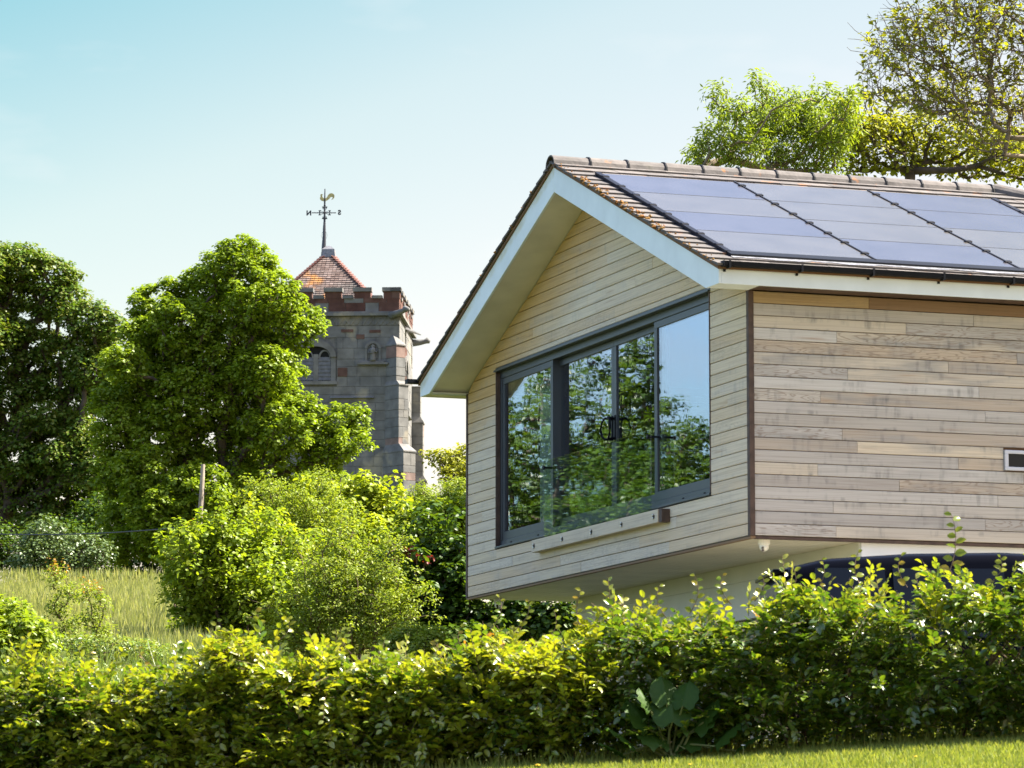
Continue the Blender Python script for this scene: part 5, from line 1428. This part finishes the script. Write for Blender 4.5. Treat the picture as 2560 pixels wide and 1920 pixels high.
t = np.clip(np.repeat(bt, 9) + gh.normal(0, .010, n), 0, 1); f = np.repeat(bf, 9) + gh.normal(0, .028, n); off = np.repeat(bo, 9) + gh.normal(0, .09, n)
b3, d3, l3 = sprays(n, f, off, t, 7, .25, .064, M['gold_leaf'], 'foliage', np.full(n, .75), .7)
# paler boughs on the left half: sunlit look put into leaf colour
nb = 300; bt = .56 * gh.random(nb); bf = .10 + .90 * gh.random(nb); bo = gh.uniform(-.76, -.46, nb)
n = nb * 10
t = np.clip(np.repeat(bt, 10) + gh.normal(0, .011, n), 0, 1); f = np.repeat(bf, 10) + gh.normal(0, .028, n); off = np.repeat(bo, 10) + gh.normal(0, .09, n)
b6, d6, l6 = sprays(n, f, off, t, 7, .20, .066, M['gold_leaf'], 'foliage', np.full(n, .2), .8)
n = 120
tt = np.concatenate([gh.normal(.475, .025, 70), gh.random(50)]) % 1
b4, d4, l4 = sprays(n, .80 + .2 * gh.random(n), gh.uniform(-.38, .3, n), tt, 6, .2, .06, M['orange_leaf'], 'foliage', np.full(n, .7), .5)
bb, dd_, ll = np.vstack([b1, b2, b3, b4, b5, b6]), np.vstack([d1, d2, d3, d4, d5, d6]), np.concatenate([l1, l2, l3, l4, l5, l6])
tag(tubes('twig', bb, bb + dd_ * ll[:, None], np.full(len(bb), .0028), np.full(len(bb), .0014), M['twig'], hedge, 3), kind='stuff')
for k in range(58):
    t = (k + gh.uniform(.1, .9)) / 58
    x, y = hedge_line(t); g0 = float(ground_z(x, y)); tz = float(np.interp(t, ts, top_z))
    p = Vector((x, y, g0 - .05)) + Vector(perp) * gh.uniform(-.08, .08) - Vector(org); H = (tz - g0)
    lx, ly = gh.normal() * .10, gh.normal() * .08
    pts = [p, p + Vector((lx * .4, ly * .4, H * .3)), p + Vector((lx, ly, H * .6)), p + Vector((lx * 1.5 + gh.normal() * .05, ly * 1.3, H * .88))]
    MB().tube(pts, [.020, .016, .011, .005], 6).build('stem', M['twig'], hedge)
    for q in range(3):
        a = pts[1].lerp(pts[2], gh.random()); e = a + Vector((gh.normal() * .18, gh.normal() * .16, gh.uniform(.15, .4)))
        MB().tube([a, a.lerp(e, .5) + Vector((0, 0, .03)), e], [.008, .006, .003], 5).build('branch', M['twig'], hedge)
# free-standing shoots whose leaves can be told apart, each leaf a part
lm = []
for k, (wd, cl) in enumerate(((.78, -.12), (.64, -.25), (.70, .05))):
    tpl = T_NEAR[0].copy(); tpl[:, 2] += cl * tpl[:, 0] ** 2 * .5
    me = np_mesh('leaf', np.stack([tpl[:, 0], tpl[:, 1] * wd, tpl[:, 2]], -1), T_NEAR[1], T_NEAR[2]); me.materials.append(M['shoot_leaf']); lm.append(me)
def shoot(xd, y0, y1, Y, bend, nl, leaf, sparse=False):
    p0, p1 = Vector(at(xd, y0, Y)), Vector(at(xd + bend, y1, Y))
    pts = [p0.lerp(p1, s) + Vector((.05 * math.sin(s * 3) * (1 if bend > 0 else -1), gh.normal() * .01, 0)) - Vector(org) for s in np.linspace(0, 1, 6)]
    MB().tube(pts, [.0042, .0038, .003, .0026, .002, .0014], 5).build('shoot', M['twig'], hedge)
    for k in range(nl):
        s = (k + .6) / nl; i = min(int(s * 5), 4); p = pts[i].lerp(pts[i + 1], s * 5 - i)
        d = Vector((1 if k % 2 else -1, gh.normal() * .5, gh.uniform(.1, .8))).normalized()
        nr = (Vector((gh.normal() * .35, -1 + gh.normal() * .3, .45))).normalized()
        sd = nr.cross(d).normalized(); nn = d.cross(sd)
        o = bpy.data.objects.new('leaf', lm[k % 3]); col.objects.link(o); o.parent = hedge
        sc = leaf * gh.uniform(.75, 1.15) * (1.1 - .4 * s)
        o.matrix_local = Matrix(((d.x, sd.x, nn.x, p.x), (d.y, sd.y, nn.y, p.y), (d.z, sd.z, nn.z, p.z), (0, 0, 0, 1))) @ Matrix.Scale(sc, 4)
hyy = lambda xd: float(np.interp(xd, xd_of, hy)) - .15
SH = [(2050, 1225, 1108, 2, 11, .088), (1865, 1262, 1190, -8, 10, .066), (1760, 1265, 1205, 12, 8, .064), (1262, 1360, 1272, -4, 11, .066), (1300, 1340, 1285, 45, 9, .062), (1060, 1345, 1286, 16, 9, .06),
      (1110, 1350, 1296, 30, 9, .062), (1490, 1312, 1240, 8, 9, .064), (1440, 1322, 1262, -12, 8, .06), (1700, 1280, 1222, 10, 9, .064), (1960, 1255, 1196, -10, 8, .064), (2140, 1246, 1200, 18, 9, .066), (540, 1372, 1318, 10, 10, .064),
      (490, 1395, 1338, -18, 8, .064), (330, 1425, 1392, -26, 7, .06), (600, 1372, 1335, 20, 8, .062), (180, 1440, 1408, 12, 8, .062), (760, 1400, 1358, -8, 8, .062), (700, 1400, 1360, 22, 8, .06), (920, 1425, 1382, 16, 8, .06),
      (1010, 1398, 1352, -12, 8, .062), (1580, 1292, 1240, -16, 8, .062), (1630, 1285, 1238, 12, 8, .062), (2190, 1248, 1212, 14, 8, .066), (1180, 1372, 1318, 14, 8, .06), (850, 1415, 1378, -14, 7, .06), (1385, 1330, 1288, 14, 8, .06), (90, 1448, 1418, -12, 7, .06)]
for a in SH:
    shoot(a[0], a[1] + 14, a[2], hyy(a[0]), a[3], a[4], a[5])

# ------------------------------------------------------------------ burdock in front of the hedge
bY = 29.05
bp = at(1450, 1640, bY); bpz = float(ground_z(bp[0], bY))
bur = empty('burdock', (bp[0], bY, bpz), 0, 'large leaved dark green burdock plant at the foot of the hedge', 'plant')
def big_leaf(tipx, tipy, sz, yaw, pitch, k):
    base = Vector((gh.normal() * .03, gh.normal() * .03, .02))
    c = Vector(at(tipx, tipy, bY - .1 - .05 * (k % 3))) - Vector((bp[0], bY, bpz))
    vs, fs = [], []
    nu, nv = 11, 15; sz *= .74
    for i in range(nu):
        u = i / (nu - 1)
        wd = sz * .50 * (math.sin(math.pi * min(1, u * .93 + .10)) ** .6)
        for j in range(nv):
            s = j / (nv - 1) * 2 - 1
            vein = .012 * sz * abs(math.sin(s * 9 + u * 4)); ruff = vein + .055 * sz * math.sin(s * 7 + i * 2.3 + k) * abs(s) ** 1.5
            heart = -.16 * sz * abs(s) ** 1.2 * (1 - u)
            vs.append((s * wd, u * sz + heart, -.16 * sz * u * u + ruff - .10 * sz * abs(s) * (1 - .4 * abs(s)) + (.015 * sz if j == nv // 2 else 0)))
    for i in range(nu - 1):
        for j in range(nv - 1):
            a = i * nv + j; fs.append((a, a + 1, a + nv + 1, a + nv))
    o = MB().add(vs, fs).build('leaf', M['burdock'], bur, smooth=True)
    o.location = c; o.rotation_euler = (pitch, 0, yaw)
    MB().tube([base, base.lerp(c, .5) + Vector((0, 0, .06)), c], [.010, .008, .006], 6).build('leaf_stalk', M['stem'], bur)
BL = [(1400, 1575, .40, .9, 1.0), (1372, 1618, .36, 1.5, .8), (1452, 1560, .42, .1, 1.15), (1500, 1580, .40, -.8, 1.0), (1545, 1612, .36, -1.2, .85), (1425, 1612, .34, .6, .75), (1480, 1618, .34, -.4, .7), (1440, 1520, .32, .35, 1.25), (1475, 1525, .30, -.5, 1.2),
      (1590, 1622, .30, -1.5, .7), (1345, 1630, .26, 1.7, .6), (1405, 1535, .26, 1.1, 1.2), (1520, 1560, .28, -1.1, 1.1), (1450, 1632, .28, 2.6, -.5)]
for k, b in enumerate(BL): big_leaf(*b, k)

# silvery and yellow plants at the hedge foot
n = 900
sx, sy = 1018, 1585
p = at(sx, sy, 31.2); X = p[0] + gh.normal(0, .16, n); Yv = 31.2 + gh.normal(0, .12, n)
o = blades('silver_spikes', n, X, Yv, .3, .75, .010, M['silver_leaf'], 101, .35)
o['label'] = 'silvery blue spiky plant seen through the gap at the hedge foot'; o['category'] = 'plant'; o['kind'] = 'thing'
plant('golden_shrub', 'small yellow green shrub at the hedge foot, left of the silvery plant', 'shrub', lobes_px([(985,1600,30,36), (965,1630,40,30), (1000,1630,30,25)], 30.9, gh, .1), 90, .05, 30, .07, .035, M['fresh_leaf'], M['twig'], 102, rtip=.002, rmax=.01, stems=3, spread=.1)

# flowers in the lawn
def flower(name, xd, yd, Y, r, mat, label, cat, group=None, petals=26):
    p = at(xd, yd, Y); gz = float(ground_z(p[0], Y)) + .012
    e = empty(name, (p[0], Y, gz), 0, label, cat, group)
    h = max(.03, p[2] - gz)
    MB().tube([(0, 0, 0), (.004, 0, h * .6), (0, 0, h)], .003, 5).build('stalk', M['stem'], e)
    mb = MB()
    for k in range(petals):
        a = k * 2.4; rr = r * (.5 + .5 * ((k * 7) % petals) / petals); z = h + r * .35 * (1 - rr / r) + .004
        ca, sa = math.cos(a), math.sin(a); w = r * .2
        mb.add([(0, 0, h), (ca * rr * .6 - sa * w, sa * rr * .6 + ca * w, z + .004), (ca * rr, sa * rr, z), (ca * rr * .6 + sa * w, sa * rr * .6 - ca * w, z + .004)], [(0, 1, 2, 3)])
    mb.build('bloom', mat, e)
flower('dandelion', 1162, 1655, 25.4, .030, M['yellow_petal'], 'yellow dandelion at the bottom edge of the lawn, left of the other two', 'flower', 'dandelions in the lawn')
flower('dandelion', 1490, 1653, 26.2, .018, M['yellow_petal'], 'small yellow dandelion in the lawn below the burdock', 'flower', 'dandelions in the lawn')
flower('dandelion', 1978, 1641, 27.0, .018, M['yellow_petal'], 'yellow dandelion in the lawn at the right', 'flower', 'dandelions in the lawn')
flower('daisy', 1605, 1612, 28.6, .022, M['white_petal'], 'white clover like flower standing at the hedge foot right of the burdock', 'flower', None, 18)

# ------------------------------------------------------------------ car behind the hedge
M['car_paint'] = plain('navy_paint', (.0025, .0028, .005), .2, spec=.035, var=.05)
M['tyre'] = plain('tyre', (.015, .015, .015), .9)
M['rim'] = plain('alloy', (.45, .46, .48), .3, metal=1)
M['red_lamp'] = plain('red_lamp', (.35, .01, .01), .15, coat=1)
M['clear_lamp'] = plain('clear_lamp', (.6, .62, .65), .1, coat=1)
CY = 34.6
cp = at(1660, 1300, CY); cz0 = float(ground_z(cp[0] + 2.3, CY)) + .02
ctop = at(2160, 1202, CY)[2] - cz0
car = empty('parked_car', (cp[0] - .03, CY, cz0), R(4), 'dark navy tall estate car parked behind the hedge in front of the side wall', 'car')
Hc = ctop
def ring(x, zs, hw_b, hw_t, z_t):
    """Closed cross-section: sill, flank, belt, roof edge, roof."""
    return [(x, -hw_b + .06, .30), (x, -hw_b, .45), (x, -hw_b - .02, .80), (x, -hw_b + .01, zs), (x, -hw_t - .04, z_t - .11), (x, -hw_t, z_t - .045), (x, -hw_t + .10, z_t - .005), (x, 0, z_t + .012),
            (x, hw_t - .10, z_t - .005), (x, hw_t, z_t - .045), (x, hw_t + .04, z_t - .11), (x, hw_b - .01, zs), (x, hw_b + .02, .80), (x, hw_b, .45), (x, hw_b - .06, .30)]
prof_r = [(0.02, 1.0, .80, .66, Hc * .60), (.05, 1.02, .86, .66, Hc * .875), (.14, 1.02, .90, .67, Hc * .925), (.45, 1.02, .92, .68, Hc * .965), (1.2, 1.02, .94, .69, Hc * .992), (2.0, 1.02, .95, .69, Hc), (2.7, 1.02, .95, .68, Hc * .985), (3.1, 1.0, .94, .67, Hc * .94),
          (3.75, .98, .92, .76, 1.12), (4.3, .90, .88, .74, 1.0), (4.62, .75, .80, .66, .86), (4.70, .6, .70, .55, .70)]
MB().loops([ring(*p) for p in prof_r]).build('body', M['car_paint'], car, smooth=True)
def side_glass(x0, x1, s, tl=0.0, tr=0.0):
    zb0, zt0 = 1.05, Hc - .16
    yb, yt = .955, .745
    q = [(x0, s * yb, zb0), (x1, s * yb, zb0), (x1 - tr, s * yt, zt0), (x0 + tl, s * yt, zt0)]
    q2 = [(x, y - s * .03, z) for x, y, z in q]
    MB().loops([q, q2]).build('window', M['dark_glass'], car)
for s in (-1, 1):
    side_glass(.22, .95, s, .12, 0); side_glass(1.02, 2.0, s); side_glass(2.07, 3.30, s, 0, .42)
    for x in (.95, 3.85):
        w_ = MB().lathe([(.20, -.10), (.32, -.10), (.34, -.06), (.34, .06), (.32, .10), (.20, .10)], (x, s * .84, .33), 24, 'y').build('wheel', M['tyre'], car, smooth=True)
        MB().lathe([(0, -.07), (.2, -.085), (.215, 0), (.2, .085), (0, .07)], (x, s * .84, .33), 16, 'y').build('rim', M['rim'], w_)
    MB().box((.0, s * .70 - .11, .86), (.10, s * .70 + .11, 1.12)).build('tail_light', M['red_lamp'], car, .02)
    MB().box((4.42, s * .66 - .14, .70), (4.62, s * .66 + .14, .84)).build('headlight', M['clear_lamp'], car, .02)
    MB().box((3.02, s * 1.0 - .09, 1.06), (3.14, s * 1.0 + .09, 1.20)).build('wing_mirror', M['car_paint'], car, .03)
MB().loops([[(.03, -.60, Hc * .66), (.03, .60, Hc * .66), (.065, .56, Hc * .85), (.065, -.56, Hc * .85)], [(.0, -.60, Hc * .66), (.0, .60, Hc * .66), (.035, .56, Hc * .85), (.035, -.56, Hc * .85)]]).build('rear_window', M['dark_glass'], car)
MB().box((-.01, -.60, Hc * .893), (.20, .60, Hc * .912)).build('spoiler', M['car_paint'], car, .01)
MB().box((-.09, -.80, .38), (.06, .80, .62)).build('bumper', M['black'], car, .03)
